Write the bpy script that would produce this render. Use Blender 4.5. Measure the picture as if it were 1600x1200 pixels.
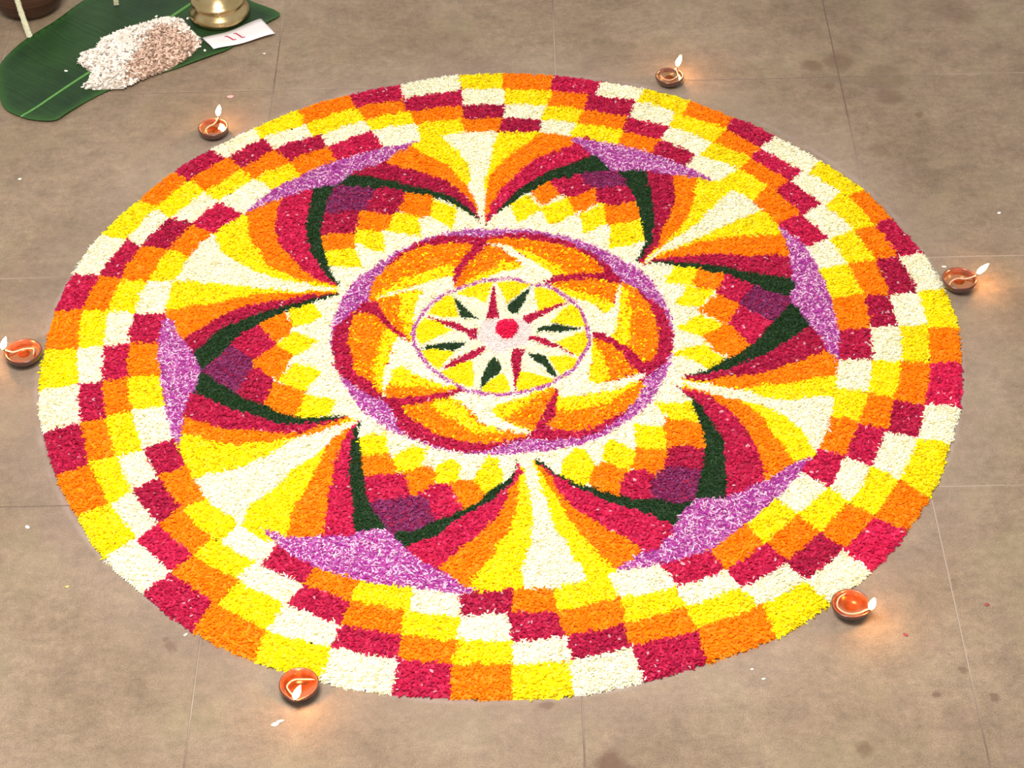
import bpy, bmesh, math, random
import numpy as np
from mathutils import Vector, Matrix

for o in list(bpy.data.objects): bpy.data.objects.remove(o, do_unlink=True)
S = bpy.context.scene
C = S.collection
PI = math.pi
random.seed(7)
rng = np.random.default_rng(11)

# ------------------------------------------------------------------ camera
PITCH, ROLL = 0.75668, -0.03131
cd = bpy.data.cameras.new('camera'); cd.sensor_width = 36.0; cd.lens = 71.154
cam = bpy.data.objects.new('camera', cd); C.objects.link(cam); S.camera = cam
U = Vector((0, math.sin(PITCH), math.cos(PITCH))); X = Vector((1, 0, 0)); F = Vector((0, math.cos(PITCH), -math.sin(PITCH)))
cx = X*math.cos(ROLL) + U*math.sin(ROLL); cy = -X*math.sin(ROLL) + U*math.cos(ROLL)
m = Matrix((cx, cy, -F)).transposed().to_4x4()
m.translation = Vector((0.0228, -2.8065, 2.5265)); cam.matrix_world = m
cd.clip_start = .05; cd.clip_end = 100

# ------------------------------------------------------------------ world, light, exposure
w = bpy.data.worlds.new('world'); S.world = w; w.use_nodes = True
w.node_tree.nodes['Background'].inputs[0].default_value = (1.0, 0.97, 0.93, 1)
w.node_tree.nodes['Background'].inputs[1].default_value = 0.66
def area(name, loc, target, size, power, col):
    l = bpy.data.lights.new(name, 'AREA'); l.shape = 'RECTANGLE'; l.size, l.size_y = size; l.energy = power; l.color = col
    o = bpy.data.objects.new(name, l); C.objects.link(o); o.location = loc
    o.rotation_euler = (Vector(target) - Vector(loc)).to_track_quat('-Z', 'Y').to_euler(); return o
area('added_soft_light', (-0.42, -1.05, 2.75), (-0.25, -0.2, 0), (1.0, 0.8), 119, (1.0, 0.965, 0.91))  # soft overhead light added for overall brightness and its falloff, not a known fixture
S.view_settings.view_transform = 'Standard'; S.view_settings.look = 'None'
S.view_settings.exposure = 0.0; S.view_settings.gamma = 1.0; S.view_settings.use_curve_mapping = False

# ------------------------------------------------------------------ helpers
def link(name, me, mat=None, parent=None):
    o = bpy.data.objects.new(name, me); C.objects.link(o)
    if mat: me.materials.append(mat)
    if parent: o.parent = parent
    return o
def thing(name, label, cat, loc=(0, 0, 0), rot=0, group=None):
    o = bpy.data.objects.new(name, None); C.objects.link(o); o.location = loc; o.rotation_euler = (0, 0, rot)
    o.empty_display_size = .02
    return tag(o, label, cat, group)
def tag(o, label, cat, group=None):
    o['label'] = label; o['category'] = cat
    if group: o['group'] = group
    return o
def mesh(name, v, f, smooth=True):
    me = bpy.data.meshes.new(name); me.from_pydata([tuple(map(float, p)) for p in v], [], f)
    if smooth: me.polygons.foreach_set('use_smooth', [True]*len(me.polygons))
    me.update(); return me
def npmesh(name, V, Q, col=None, smooth=False):
    """V (n,3), Q (m,4) quads; col (n,3) point colours"""
    me = bpy.data.meshes.new(name)
    me.vertices.add(len(V)); me.vertices.foreach_set('co', np.ascontiguousarray(V, np.float32).ravel())
    me.loops.add(Q.size); me.loops.foreach_set('vertex_index', np.ascontiguousarray(Q, np.int32).ravel())
    me.polygons.add(len(Q)); me.polygons.foreach_set('loop_start', np.arange(0, Q.size, Q.shape[1], dtype=np.int32))
    me.polygons.foreach_set('loop_total', np.full(len(Q), Q.shape[1], np.int32))
    if smooth: me.polygons.foreach_set('use_smooth', np.ones(len(Q), bool))
    me.update(calc_edges=True)
    if col is not None:
        a = me.color_attributes.new('Col', 'FLOAT_COLOR', 'POINT')
        a.data.foreach_set('color', np.c_[np.clip(col, 0, 1), np.ones(len(col))].astype(np.float32).ravel())
    return me
def lathe(prof, n=48):
    v = []; f = []; ring = []
    for r, z in prof:
        if r < 1e-6: ring.append([len(v)]); v.append((0, 0, z))
        else:
            ring.append(list(range(len(v), len(v)+n)))
            v += [(r*math.cos(2*PI*i/n), r*math.sin(2*PI*i/n), z) for i in range(n)]
    for a, b in zip(ring, ring[1:]):
        for i in range(n):
            j = (i+1) % n
            if len(a) == 1 and len(b) > 1: f.append((a[0], b[i], b[j]))
            elif len(b) == 1 and len(a) > 1: f.append((a[i], a[j], b[0]))
            elif len(a) > 1: f.append((a[i], a[j], b[j], b[i]))
    return v, f
def cat(P, n=6):
    P = [Vector(p) for p in P]; o = []
    for i in range(len(P)-1):
        a = P[max(i-1, 0)]; b = P[i]; c = P[i+1]; d = P[min(i+2, len(P)-1)]
        for k in range(n):
            t = k/n; o.append(.5*((2*b) + (c-a)*t + (2*a-5*b+4*c-d)*t*t + (3*b-a-3*c+d)*t**3))
    o.append(P[-1]); return o
def tube(P, rad, n=8, name='tube'):
    """rad: number or function of 0..1"""
    v = []; f = []
    for i, p in enumerate(P):
        t = (P[min(i+1, len(P)-1)] - P[max(i-1, 0)]).normalized()
        a = t.cross(Vector((0, 0, 1)));
        if a.length < 1e-4: a = Vector((1, 0, 0))
        a.normalize(); b = a.cross(t); r = rad(i/(len(P)-1)) if callable(rad) else rad
        v += [p + (a*math.cos(2*PI*k/n) + b*math.sin(2*PI*k/n))*r for k in range(n)]
    for i in range(len(P)-1):
        for k in range(n): f.append((i*n+k, i*n+(k+1) % n, (i+1)*n+(k+1) % n, (i+1)*n+k))
    f.append(tuple(range(n))[::-1]); f.append(tuple(range((len(P)-1)*n, len(P)*n)))
    return mesh(name, v, f)
# ------------------------------------------------------------------ materials
class N:
    def __init__(s, name):
        s.m = bpy.data.materials.new(name); s.m.use_nodes = True; s.t = s.m.node_tree; s.b = s.t.nodes['Principled BSDF']
    def n(s, typ, **k):
        x = s.t.nodes.new(typ)
        for a, v in k.items():
            if a.startswith('i_'):
                a = a[2:]; a = int(a) if a.isdigit() else a.replace('_', ' ')
                x.inputs[a].default_value = v
            else: setattr(x, a, v)
        return x
    def l(s, a, b): s.t.links.new(a, b)
    def noise(s, vec, scale, detail=4, rough=.6):
        x = s.n('ShaderNodeTexNoise', i_Scale=scale, i_Detail=detail, i_Roughness=rough)
        if vec: s.l(vec, x.inputs['Vector'])
        return x.outputs['Fac']
    def ramp(s, fac, pts):
        x = s.n('ShaderNodeValToRGB'); e = x.color_ramp.elements
        while len(e) < len(pts): e.new(.5)
        for q, (p, c) in zip(e, pts): q.position = p; q.color = (c[0], c[1], c[2], 1) if len(c) > 1 else (c[0],)*3+(1,)
        s.l(fac, x.inputs[0]); return x.outputs['Color']
    def math(s, op, a, b=None, clamp=False):
        x = s.n('ShaderNodeMath', operation=op, use_clamp=clamp)
        for i, q in enumerate((a, b)):
            if q is None: continue
            if isinstance(q, (int, float)): x.inputs[i].default_value = q
            else: s.l(q, x.inputs[i])
        return x.outputs[0]
    def mix(s, fac, a, b, typ='MIX'):
        x = s.n('ShaderNodeMix', data_type='RGBA', blend_type=typ)
        for i, q in ((0, fac), (6, a), (7, b)):
            if isinstance(q, (int, float)): x.inputs[i].default_value = q
            elif isinstance(q, tuple): x.inputs[i].default_value = q + (1,)
            else: s.l(q, x.inputs[i])
        return x.outputs[2]
    def bump(s, h, strength=.5, dist=.002):
        x = s.n('ShaderNodeBump', i_Strength=strength, i_Distance=dist); s.l(h, x.inputs['Height']); s.l(x.outputs[0], s.b.inputs['Normal'])
    def pos(s): return s.n('ShaderNodeNewGeometry').outputs['Position']
    def obj(s): return s.n('ShaderNodeTexCoord').outputs['Object']
    def base(s, c):
        if isinstance(c, tuple): s.b.inputs['Base Color'].default_value = c+(1,)
        else: s.l(c, s.b.inputs['Base Color'])
    def set(s, **k):
        for a, v in k.items(): s.b.inputs[a.replace('_', ' ')].default_value = v
        return s
def plain(name, c, rough=.5, metal=0., var=0., scale=200):
    q = N(name); q.set(Roughness=rough, Metallic=metal)
    if var:
        f = q.noise(q.obj(), scale, 4)
        q.base(q.ramp(f, [(.3, tuple(x*(1-var) for x in c)), (.7, tuple(min(1, x*(1+var)) for x in c))])); q.bump(f, .3, .001)
    else: q.base(c)
    return q.m

PATCHES = """
base W 0 0 -92 1218 668 1341 1069 742
base W 0 0 1069 742 1593 140 1259 -537
base W 0 0 1259 -537 974 -1222 164 -1249
base W 0 0 164 -1249 -551 -1434 -970 -847
base W 0 0 -970 -847 -1439 -216 -1133 530
base W 0 0 -1133 530 -839 1196 -92 1218
diamond Y -672 515 -566 533 -508 405 -663 413
diamond Y -564 645 -445 639 -430 499 -481 498 -561 567
diamond Y -409 744 -299 715 -293 581 -332 591 -431 627
diamond Y -260 826 -146 750 -172 618 -194 653 -270 715
diamond O -688 630 -555 632 -556 518 -683 516
diamond O -553 791 -404 728 -428 629 -564 644
diamond O -371 881 -277 870 -249 831 -260 713 -291 702 -408 757
diamond R -684 778 -534 796 -554 618 -697 612
diamond R -516 921 -357 878 -387 740 -418 725 -538 774
diamond V -669 917 -608 942 -477 908 -518 765 -690 747
diamond Y 56 769 132 833 185 733 90 645
diamond Y 179 736 299 807 329 699 215 620
diamond Y 334 688 431 757 447 630 347 570
diamond Y 456 633 578 664 583 511 438 475
diamond O 143 836 231 915 274 830 192 747
diamond O 295 806 411 856 427 775 324 685
diamond O 432 766 571 783 584 648 438 617
diamond R 218 920 277 955 371 960 400 854 302 794 266 823
diamond R 405 870 537 888 570 772 463 745 414 764
diamond V 341 963 485 999 551 866 414 847 378 866
diamond Y 694 364 774 349 781 315 746 243 637 256
diamond Y 730 235 837 215 762 114 665 136
diamond Y 667 -6 713 41 757 67 841 14 764 -59
diamond Y 638 -135 761 -93 826 -184 762 -238 708 -172 646 -156
diamond O 782 345 832 335 889 297 840 198 743 242
diamond O 834 187 918 123 868 20 833 22 746 93
diamond O 851 24 946 -101 851 -180 801 -142 755 -60
diamond R 879 310 960 246 996 197 915 108 832 197
diamond R 910 116 980 59 1041 26 935 -119 860 19
diamond V 981 227 1051 191 1118 139 1040 8 948 76 906 126
diamond Y 548 -403 694 -399 705 -512 603 -491
diamond Y 468 -501 581 -525 600 -619 584 -649 477 -620
diamond Y 372 -569 410 -583 477 -642 440 -743 351 -703
diamond Y 266 -605 295 -625 327 -688 310 -771 278 -800 199 -755 220 -659
diamond O 590 -485 683 -496 711 -518 717 -656 588 -631 573 -525
diamond O 475 -623 589 -641 574 -768 532 -779 450 -718
diamond O 349 -681 442 -730 412 -855 350 -830 297 -790 314 -725
diamond R 583 -629 650 -612 718 -641 685 -809 565 -740 569 -694
diamond R 435 -740 500 -729 534 -776 526 -884 399 -860 413 -784
diamond V 574 -714 707 -740 664 -896 588 -906 499 -883 516 -785
diamond Y -508 -522 -402 -513 -395 -619 -497 -621
diamond Y -312 -574 -256 -590 -273 -680 -328 -717 -380 -695 -381 -630
diamond Y -186 -649 -140 -684 -149 -760 -195 -790 -232 -744 -223 -674
diamond Y -52 -641 -15 -656 9 -747 -45 -828 -77 -807 -95 -749
diamond O -499 -621 -388 -612 -357 -723 -488 -731
diamond O -274 -679 -230 -694 -225 -762 -301 -839 -326 -812 -352 -723
diamond O -152 -753 -89 -756 -51 -844 -138 -906 -167 -859 -182 -772
diamond R -490 -718 -339 -710 -307 -842 -405 -864 -464 -842
diamond R -231 -764 -182 -773 -128 -903 -181 -937 -245 -951 -270 -850 -300 -822
diamond V -462 -847 -366 -824 -264 -821 -222 -954 -282 -992 -398 -987
diamond Y -802 179 -733 210 -696 197 -653 126 -701 90 -765 71
diamond Y -762 48 -665 -16 -754 -100 -833 -23
diamond Y -753 -122 -648 -177 -706 -281 -816 -219
diamond Y -708 -288 -590 -335 -610 -414 -734 -422
diamond O -902 96 -816 164 -770 90 -777 35 -832 -17
diamond O -921 -118 -829 -22 -757 -87 -811 -222
diamond O -820 -223 -699 -281 -732 -411 -862 -358
diamond R -902 96 -825 -23 -914 -122 -1016 -30
diamond R -909 -126 -819 -222 -851 -356 -971 -276
diamond V -999 -12 -899 -106 -950 -295 -1101 -169 -1080 -106
wedge W -60 660 -65 713 -72 775 -83 815 -94 848 -104 877 -110 900 -103 915 -96 937 -100 986 -111 1042 -128 1092 -148 1136 -169 1171 -189 1200 -206 1222 -218 1240 -219 1258 -218 1272 -226 1321 22 1333 22 1283 20 1265 16 1236 7 1191 -4 1136 -14 1071 -24 1008 -35 965 -43 927 -42 883 -38 838 -35 791 -34 744 -40 696 -47 659
band Y -60 660 -65 713 -72 775 -83 815 -94 848 -104 877 -110 900 -103 915 -96 937 -100 986 -111 1042 -128 1092 -148 1136 -169 1171 -189 1200 -206 1222 -218 1240 -219 1258 -218 1272 -226 1321 -376 1280 -362 1232 -352 1206 -338 1177 -328 1160 -314 1144 -294 1126 -268 1104 -230 1073 -194 1039 -174 1004 -157 970 -135 938 -114 908 -103 879 -94 848 -83 815 -72 775 -65 713 -60 660
band O -60 660 -65 713 -72 775 -83 815 -94 848 -103 879 -114 908 -135 938 -157 970 -174 1004 -194 1039 -230 1073 -268 1104 -294 1126 -314 1144 -328 1160 -338 1177 -352 1206 -362 1232 -376 1280 -500 1168 -481 1122 -471 1106 -452 1083 -421 1058 -382 1034 -336 1016 -290 999 -254 976 -221 951 -186 921 -153 888 -126 847 -103 805 -86 772 -72 739 -64 695 -60 660
band R -60 660 -64 695 -72 739 -86 772 -103 805 -126 847 -153 888 -186 921 -221 951 -254 976 -290 999 -336 1016 -382 1034 -421 1058 -452 1083 -471 1106 -481 1122 -500 1168 -609 1043 -583 1000 -543 990 -496 979 -473 972 -449 962 -406 942 -357 920 -311 904 -266 886 -219 865 -175 838 -140 800 -113 762 -92 735 -77 710 -66 682 -60 660
band G -60 660 -66 682 -77 710 -92 735 -113 762 -140 800 -175 838 -219 865 -266 886 -311 904 -357 920 -406 942 -449 962 -473 972 -496 979 -543 990 -583 1000 -609 1043 -688 949 -659 909 -649 916 -630 923 -596 924 -557 920 -518 907 -483 896 -466 900 -448 903 -405 892 -356 876 -310 860 -266 842 -230 824 -198 803 -165 776 -135 749 -113 728 -95 708 -75 679 -60 656
band Y -47 659 -40 696 -34 744 -35 791 -38 838 -42 883 -43 927 -35 965 -24 1008 -14 1071 -4 1136 7 1191 16 1236 20 1265 22 1283 22 1333 226 1306 218 1257 192 1231 160 1197 132 1170 103 1138 66 1092 31 1043 5 1002 -16 962 -28 922 -35 875 -38 809 -39 744 -41 692 -42 655
band O -42 655 -41 692 -39 744 -38 809 -35 875 -28 922 -16 962 5 1002 31 1043 66 1092 103 1138 132 1170 160 1197 192 1231 218 1257 226 1306 375 1254 360 1207 340 1178 316 1147 303 1136 287 1129 255 1114 217 1094 181 1069 146 1037 109 987 75 935 50 906 28 871 1 805 -23 736 -35 684 -40 648
band R -40 648 -35 684 -23 736 1 805 28 871 50 906 75 935 109 987 146 1037 181 1069 217 1094 255 1114 287 1129 303 1136 316 1147 340 1178 360 1207 375 1254 428 1127 410 1081 386 1065 353 1046 317 1025 283 1007 259 998 236 987 203 962 166 931 125 898 87 861 57 816 31 769 6 729 -15 693 -30 662 -40 641
band G -40 641 -30 662 -15 693 6 729 31 769 57 816 87 861 125 898 166 931 203 962 236 987 259 998 283 1007 317 1025 353 1046 386 1065 410 1081 428 1127 500 1024 478 979 431 973 372 962 323 943 279 925 242 920 211 914 187 896 164 872 129 841 95 810 75 788 58 768 31 743 3 713 -20 672 -36 637
wedge W 556 382 593 418 638 464 674 500 709 534 746 563 785 598 825 650 866 707 912 766 948 812 986 844 1085 695 1043 668 980 638 903 599 850 564 803 529 751 496 704 468 668 452 636 435 598 401 568 371
band Y 556 382 593 418 638 464 674 500 709 534 746 563 785 598 825 650 866 707 912 766 948 812 986 844 863 961 829 923 820 885 808 836 801 794 791 750 775 693 755 637 731 594 704 556 680 520 655 489 632 470 609 450 580 413 556 382
band O 556 382 580 413 609 450 632 470 655 489 680 520 704 556 731 594 755 637 775 693 791 750 801 794 808 836 820 885 829 923 863 961 750 991 720 951 722 901 723 840 721 796 716 753 705 707 691 662 672 620 653 579 643 536 634 497 618 469 600 444 576 411 556 385
band R 556 385 576 411 600 444 618 469 634 497 643 536 653 579 672 620 691 662 705 707 716 753 721 796 723 840 722 901 720 951 750 991 643 1014 617 972 621 926 625 867 629 813 631 758 633 704 632 650 625 596 616 546 608 509 598 478 580 446 563 418 551 398 544 386
band G 544 386 551 398 563 418 580 446 598 478 608 509 616 546 625 596 632 650 633 704 631 758 629 813 625 867 621 926 617 972 643 1014 523 1015 500 970 516 927 535 872 549 827 561 783 568 737 573 689 576 634 579 583 585 545 587 513 579 486 566 459 549 419 535 386
band Y 568 371 598 401 636 435 668 452 704 468 751 496 803 529 850 564 903 599 980 638 1043 668 1085 695 1162 543 1117 521 1036 523 943 523 889 519 848 512 811 505 776 494 740 479 703 461 660 438 620 414 589 388 568 368
band O 568 368 589 388 620 414 660 438 703 461 740 479 776 494 811 505 848 512 889 519 943 523 1036 523 1117 521 1162 543 1191 412 1143 395 1113 401 1070 406 1026 404 977 404 919 414 863 424 828 424 793 420 734 416 676 411 635 407 605 400 582 383 568 368
band R 568 368 582 383 605 400 635 407 676 411 734 416 793 420 828 424 863 424 919 414 977 404 1026 404 1070 406 1113 401 1143 395 1191 412 1186 278 1137 267 1070 282 989 302 930 323 878 343 835 358 788 369 717 382 651 390 621 391 604 386 583 375 568 364
band G 568 364 583 375 604 386 621 391 651 390 717 382 788 369 835 358 878 343 930 323 989 302 1070 282 1137 267 1186 278 1158 155 1109 148 1079 163 1045 182 1023 197 1002 212 973 230 942 250 912 274 883 296 856 305 829 312 803 328 772 344 730 350 685 355 642 368 604 377 576 369 559 358
wedge W 660 -285 711 -301 770 -319 805 -326 834 -331 861 -340 888 -352 922 -370 957 -387 988 -397 1020 -402 1062 -399 1107 -393 1160 -392 1202 -392 1250 -407 1146 -710 1104 -683 1097 -679 1089 -665 1084 -630 1074 -587 1054 -549 1028 -513 1001 -482 971 -455 941 -433 911 -416 880 -404 849 -394 818 -384 787 -373 756 -356 725 -339 688 -322 658 -310
band Y 660 -285 711 -301 770 -319 805 -326 834 -331 861 -340 888 -352 922 -370 957 -387 988 -397 1020 -402 1062 -399 1107 -393 1160 -392 1202 -392 1250 -407 1279 -297 1230 -286 1201 -286 1164 -289 1130 -300 1096 -311 1063 -318 1030 -321 998 -319 965 -318 931 -329 898 -340 867 -339 834 -331 793 -317 750 -302 700 -289 661 -279
band O 661 -279 700 -289 750 -302 793 -317 834 -331 867 -339 898 -340 931 -329 965 -318 998 -319 1030 -321 1063 -318 1096 -311 1130 -300 1164 -289 1201 -286 1230 -286 1279 -297 1268 -149 1219 -143 1170 -168 1111 -197 1062 -216 1019 -231 984 -247 950 -260 906 -266 862 -269 824 -273 791 -278 764 -288 738 -295 700 -287 670 -276
band R 670 -276 700 -287 738 -295 764 -288 791 -278 824 -273 862 -269 906 -266 950 -260 984 -247 1019 -231 1062 -216 1111 -197 1170 -168 1219 -143 1268 -149 1220 -9 1170 -8 1139 -32 1096 -65 1052 -103 1007 -140 972 -163 937 -182 891 -207 844 -230 799 -242 755 -251 709 -262 674 -270
band G 674 -270 709 -262 755 -251 799 -242 844 -230 891 -207 937 -182 972 -163 1007 -140 1052 -103 1096 -65 1139 -32 1170 -8 1220 -9 1155 122 1105 117 1076 82 1041 38 1020 5 998 -27 967 -66 932 -104 898 -134 864 -159 828 -182 794 -202 768 -221 743 -238 706 -253 675 -264
band Y 658 -310 688 -322 725 -339 756 -356 787 -373 818 -384 849 -394 880 -404 911 -416 941 -433 971 -455 1001 -482 1028 -513 1054 -549 1074 -587 1084 -630 1089 -665 1097 -679 1104 -683 1146 -710 1068 -756 1027 -727 1015 -703 1000 -673 991 -647 982 -619 965 -583 948 -546 937 -514 925 -484 908 -451 885 -421 848 -398 807 -380 770 -362 733 -345 690 -330 657 -320
band O 657 -320 690 -330 733 -345 770 -362 807 -380 848 -398 885 -421 908 -451 925 -484 937 -514 948 -546 965 -583 982 -619 991 -647 1000 -673 1015 -703 1027 -727 1068 -756 943 -841 906 -808 905 -767 904 -716 899 -669 892 -627 885 -596 874 -566 858 -531 839 -492 815 -450 787 -410 756 -381 723 -357 684 -338 652 -326
band R 652 -326 684 -338 723 -357 756 -381 787 -410 815 -450 839 -492 858 -531 874 -566 885 -596 892 -627 899 -669 904 -716 905 -767 906 -808 943 -841 798 -913 765 -876 770 -838 776 -785 778 -727 779 -669 781 -625 779 -586 765 -547 748 -506 734 -458 718 -413 699 -388 679 -368 657 -341 640 -319
band G 640 -319 657 -341 679 -368 699 -388 718 -413 734 -458 748 -506 765 -547 779 -586 781 -625 779 -669 778 -727 776 -785 770 -838 765 -876 798 -913 686 -922 656 -882 661 -857 670 -821 682 -778 694 -735 701 -701 706 -666 711 -620 713 -571 709 -528 703 -486 695 -440 685 -399 675 -374 663 -355 649 -336 638 -322
wedge W 104 -671 113 -704 124 -746 132 -782 139 -820 151 -869 162 -917 167 -955 173 -988 191 -1018 209 -1048 216 -1078 224 -1111 248 -1161 270 -1204 281 -1252 69 -1301 67 -1251 62 -1218 60 -1172 73 -1125 88 -1077 93 -1036 95 -996 99 -956 101 -914 100 -872 95 -830 87 -793 80 -756 77 -712 77 -676
band Y 104 -671 113 -704 124 -746 132 -782 139 -820 151 -869 162 -917 167 -955 173 -988 191 -1018 209 -1048 216 -1078 224 -1111 248 -1161 270 -1204 281 -1252 391 -1245 376 -1197 360 -1173 341 -1145 330 -1129 317 -1110 295 -1074 270 -1033 247 -994 226 -955 211 -918 198 -883 188 -853 179 -828 168 -813 158 -796 148 -764 138 -728 122 -694 109 -668
band O 109 -668 122 -694 138 -728 148 -764 158 -796 168 -813 179 -828 188 -853 198 -883 211 -918 226 -955 247 -994 270 -1033 295 -1074 317 -1110 330 -1129 341 -1145 360 -1173 376 -1197 391 -1245 486 -1156 466 -1110 445 -1080 415 -1045 385 -1026 353 -1007 322 -975 292 -940 261 -914 233 -890 214 -867 200 -841 191 -808 181 -773 163 -740 143 -710 125 -684 111 -666
band R 111 -666 125 -684 143 -710 163 -740 181 -773 191 -808 200 -841 214 -867 233 -890 261 -914 292 -940 322 -975 353 -1007 385 -1026 415 -1045 445 -1080 466 -1110 486 -1156 609 -1042 584 -999 549 -978 506 -952 477 -933 448 -916 413 -905 376 -891 339 -865 301 -837 257 -809 225 -788 229 -791 237 -794 221 -775 195 -749 164 -722 134 -697 118 -678 109 -665
band G 109 -665 118 -678 134 -697 164 -722 195 -749 221 -775 237 -794 229 -791 225 -788 257 -809 301 -837 339 -865 376 -891 413 -905 448 -916 477 -933 506 -952 549 -978 584 -999 609 -1042 684 -923 654 -883 625 -887 589 -889 562 -880 533 -869 493 -868 451 -866 413 -854 379 -840 351 -828 322 -815 285 -800 250 -783 226 -762 210 -744 203 -744 195 -740 171 -707 144 -673 121 -664 104 -663
band Y 77 -676 77 -712 80 -756 87 -793 95 -830 100 -872 101 -914 99 -956 95 -996 93 -1036 88 -1077 73 -1125 60 -1172 62 -1218 67 -1251 69 -1301 -114 -1288 -109 -1238 -107 -1222 -101 -1199 -88 -1175 -71 -1150 -48 -1126 -28 -1101 -23 -1069 -18 -1038 2 -1021 21 -1005 27 -976 31 -947 42 -932 52 -912 53 -863 54 -810 57 -777 62 -750 68 -715 72 -688
band O 72 -688 68 -715 62 -750 57 -777 54 -810 53 -863 52 -912 42 -932 31 -947 27 -976 21 -1005 2 -1021 -18 -1038 -23 -1069 -28 -1101 -48 -1126 -71 -1150 -88 -1175 -101 -1199 -107 -1222 -109 -1238 -114 -1288 -220 -1188 -211 -1139 -201 -1131 -185 -1117 -166 -1097 -143 -1073 -116 -1046 -91 -1018 -73 -991 -56 -967 -33 -948 -12 -927 1 -897 11 -863 20 -826 30 -791 47 -765 62 -743 67 -719 68 -700
band R 68 -700 67 -719 62 -743 47 -765 30 -791 20 -826 11 -863 1 -897 -12 -927 -33 -948 -56 -967 -73 -991 -91 -1018 -116 -1046 -143 -1073 -166 -1097 -185 -1117 -201 -1131 -211 -1139 -220 -1188 -346 -1101 -331 -1054 -304 -1042 -271 -1027 -245 -1015 -220 -1001 -199 -979 -177 -956 -147 -933 -116 -911 -89 -888 -63 -866 -41 -850 -19 -831 9 -802 35 -767 51 -720 59 -681
band G 59 -681 51 -720 35 -767 9 -802 -19 -831 -41 -850 -63 -866 -89 -888 -116 -911 -147 -933 -177 -956 -199 -979 -220 -1001 -245 -1015 -271 -1027 -304 -1042 -331 -1054 -346 -1101 -380 -1030 -363 -983 -325 -981 -281 -975 -253 -956 -229 -936 -202 -927 -177 -920 -160 -908 -142 -892 -108 -873 -76 -853 -70 -839 -63 -823 -31 -796 4 -765 28 -742 45 -718 53 -687 55 -662
wedge W -502 -440 -534 -470 -572 -508 -591 -539 -610 -570 -643 -601 -679 -630 -709 -658 -734 -684 -745 -707 -758 -732 -790 -768 -824 -803 -848 -819 -865 -837 -876 -884 -881 -926 -915 -962 -1087 -723 -1045 -695 -989 -682 -923 -663 -881 -641 -846 -617 -806 -589 -773 -563 -755 -543 -739 -526 -706 -513 -672 -503 -648 -496 -618 -486 -561 -462 -511 -439
band Y -502 -440 -534 -470 -572 -508 -591 -539 -610 -570 -643 -601 -679 -630 -709 -658 -734 -684 -745 -707 -758 -732 -790 -768 -824 -803 -848 -819 -865 -837 -876 -884 -881 -926 -915 -962 -755 -1019 -725 -979 -724 -927 -719 -867 -704 -834 -687 -809 -679 -782 -672 -754 -662 -719 -649 -681 -633 -644 -617 -608 -610 -571 -602 -538 -585 -516 -563 -495 -532 -468 -506 -446
band O -506 -446 -532 -468 -563 -495 -585 -516 -602 -538 -610 -571 -617 -608 -633 -644 -649 -681 -662 -719 -672 -754 -679 -782 -687 -809 -704 -834 -719 -867 -724 -927 -725 -979 -755 -1019 -633 -1050 -608 -1007 -604 -952 -600 -884 -600 -835 -600 -794 -595 -764 -589 -734 -587 -688 -584 -641 -575 -605 -565 -572 -558 -536 -549 -502 -529 -471 -510 -449
band R -510 -449 -529 -471 -549 -502 -558 -536 -565 -572 -575 -605 -584 -641 -587 -688 -589 -734 -595 -764 -600 -794 -600 -835 -600 -884 -604 -952 -608 -1007 -633 -1050 -519 -1028 -496 -983 -504 -956 -512 -918 -514 -875 -515 -828 -521 -782 -527 -736 -533 -694 -535 -643 -531 -560 -523 -484 -510 -454 -499 -443
band G -499 -443 -510 -454 -523 -484 -531 -560 -535 -643 -533 -694 -527 -736 -521 -782 -515 -828 -514 -875 -512 -918 -504 -956 -496 -983 -519 -1028 -412 -1004 -393 -958 -412 -929 -434 -891 -450 -857 -463 -818 -472 -771 -479 -720 -485 -666 -491 -613 -499 -563 -503 -517 -500 -474 -495 -443
band Y -511 -439 -561 -462 -618 -486 -648 -496 -672 -503 -706 -513 -739 -526 -755 -543 -773 -563 -806 -589 -846 -617 -881 -641 -923 -663 -989 -682 -1045 -695 -1087 -723 -1188 -495 -1142 -476 -1118 -478 -1087 -485 -1055 -506 -1024 -526 -1003 -533 -978 -535 -930 -540 -878 -542 -838 -538 -797 -530 -741 -521 -685 -509 -643 -497 -605 -480 -562 -454 -529 -432
band O -529 -432 -562 -454 -605 -480 -643 -497 -685 -509 -741 -521 -797 -530 -838 -538 -878 -542 -930 -540 -978 -535 -1003 -533 -1024 -526 -1055 -506 -1087 -485 -1118 -478 -1142 -476 -1188 -495 -1185 -401 -1137 -385 -1101 -404 -1055 -428 -1020 -444 -984 -457 -943 -467 -901 -474 -864 -479 -823 -484 -764 -492 -709 -495 -679 -482 -656 -465 -627 -456 -597 -448 -564 -435 -539 -425
band R -539 -425 -564 -435 -597 -448 -627 -456 -656 -465 -679 -482 -709 -495 -764 -492 -823 -484 -864 -479 -901 -474 -943 -467 -984 -457 -1020 -444 -1055 -428 -1101 -404 -1137 -385 -1185 -401 -1170 -277 -1121 -266 -1102 -274 -1077 -288 -1053 -308 -1027 -330 -1000 -348 -969 -366 -927 -384 -883 -403 -844 -423 -803 -439 -759 -447 -711 -450 -651 -448 -597 -442 -568 -431 -552 -421
band G -552 -421 -568 -431 -597 -442 -651 -448 -711 -450 -759 -447 -803 -439 -844 -423 -883 -403 -927 -384 -969 -366 -1000 -348 -1027 -330 -1053 -308 -1077 -288 -1102 -274 -1121 -266 -1170 -277 -1138 -165 -1089 -158 -1061 -184 -1027 -216 -1003 -237 -977 -259 -943 -288 -908 -316 -879 -331 -851 -345 -818 -366 -783 -388 -750 -405 -713 -417 -660 -418 -608 -415 -569 -415 -544 -415
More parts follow.
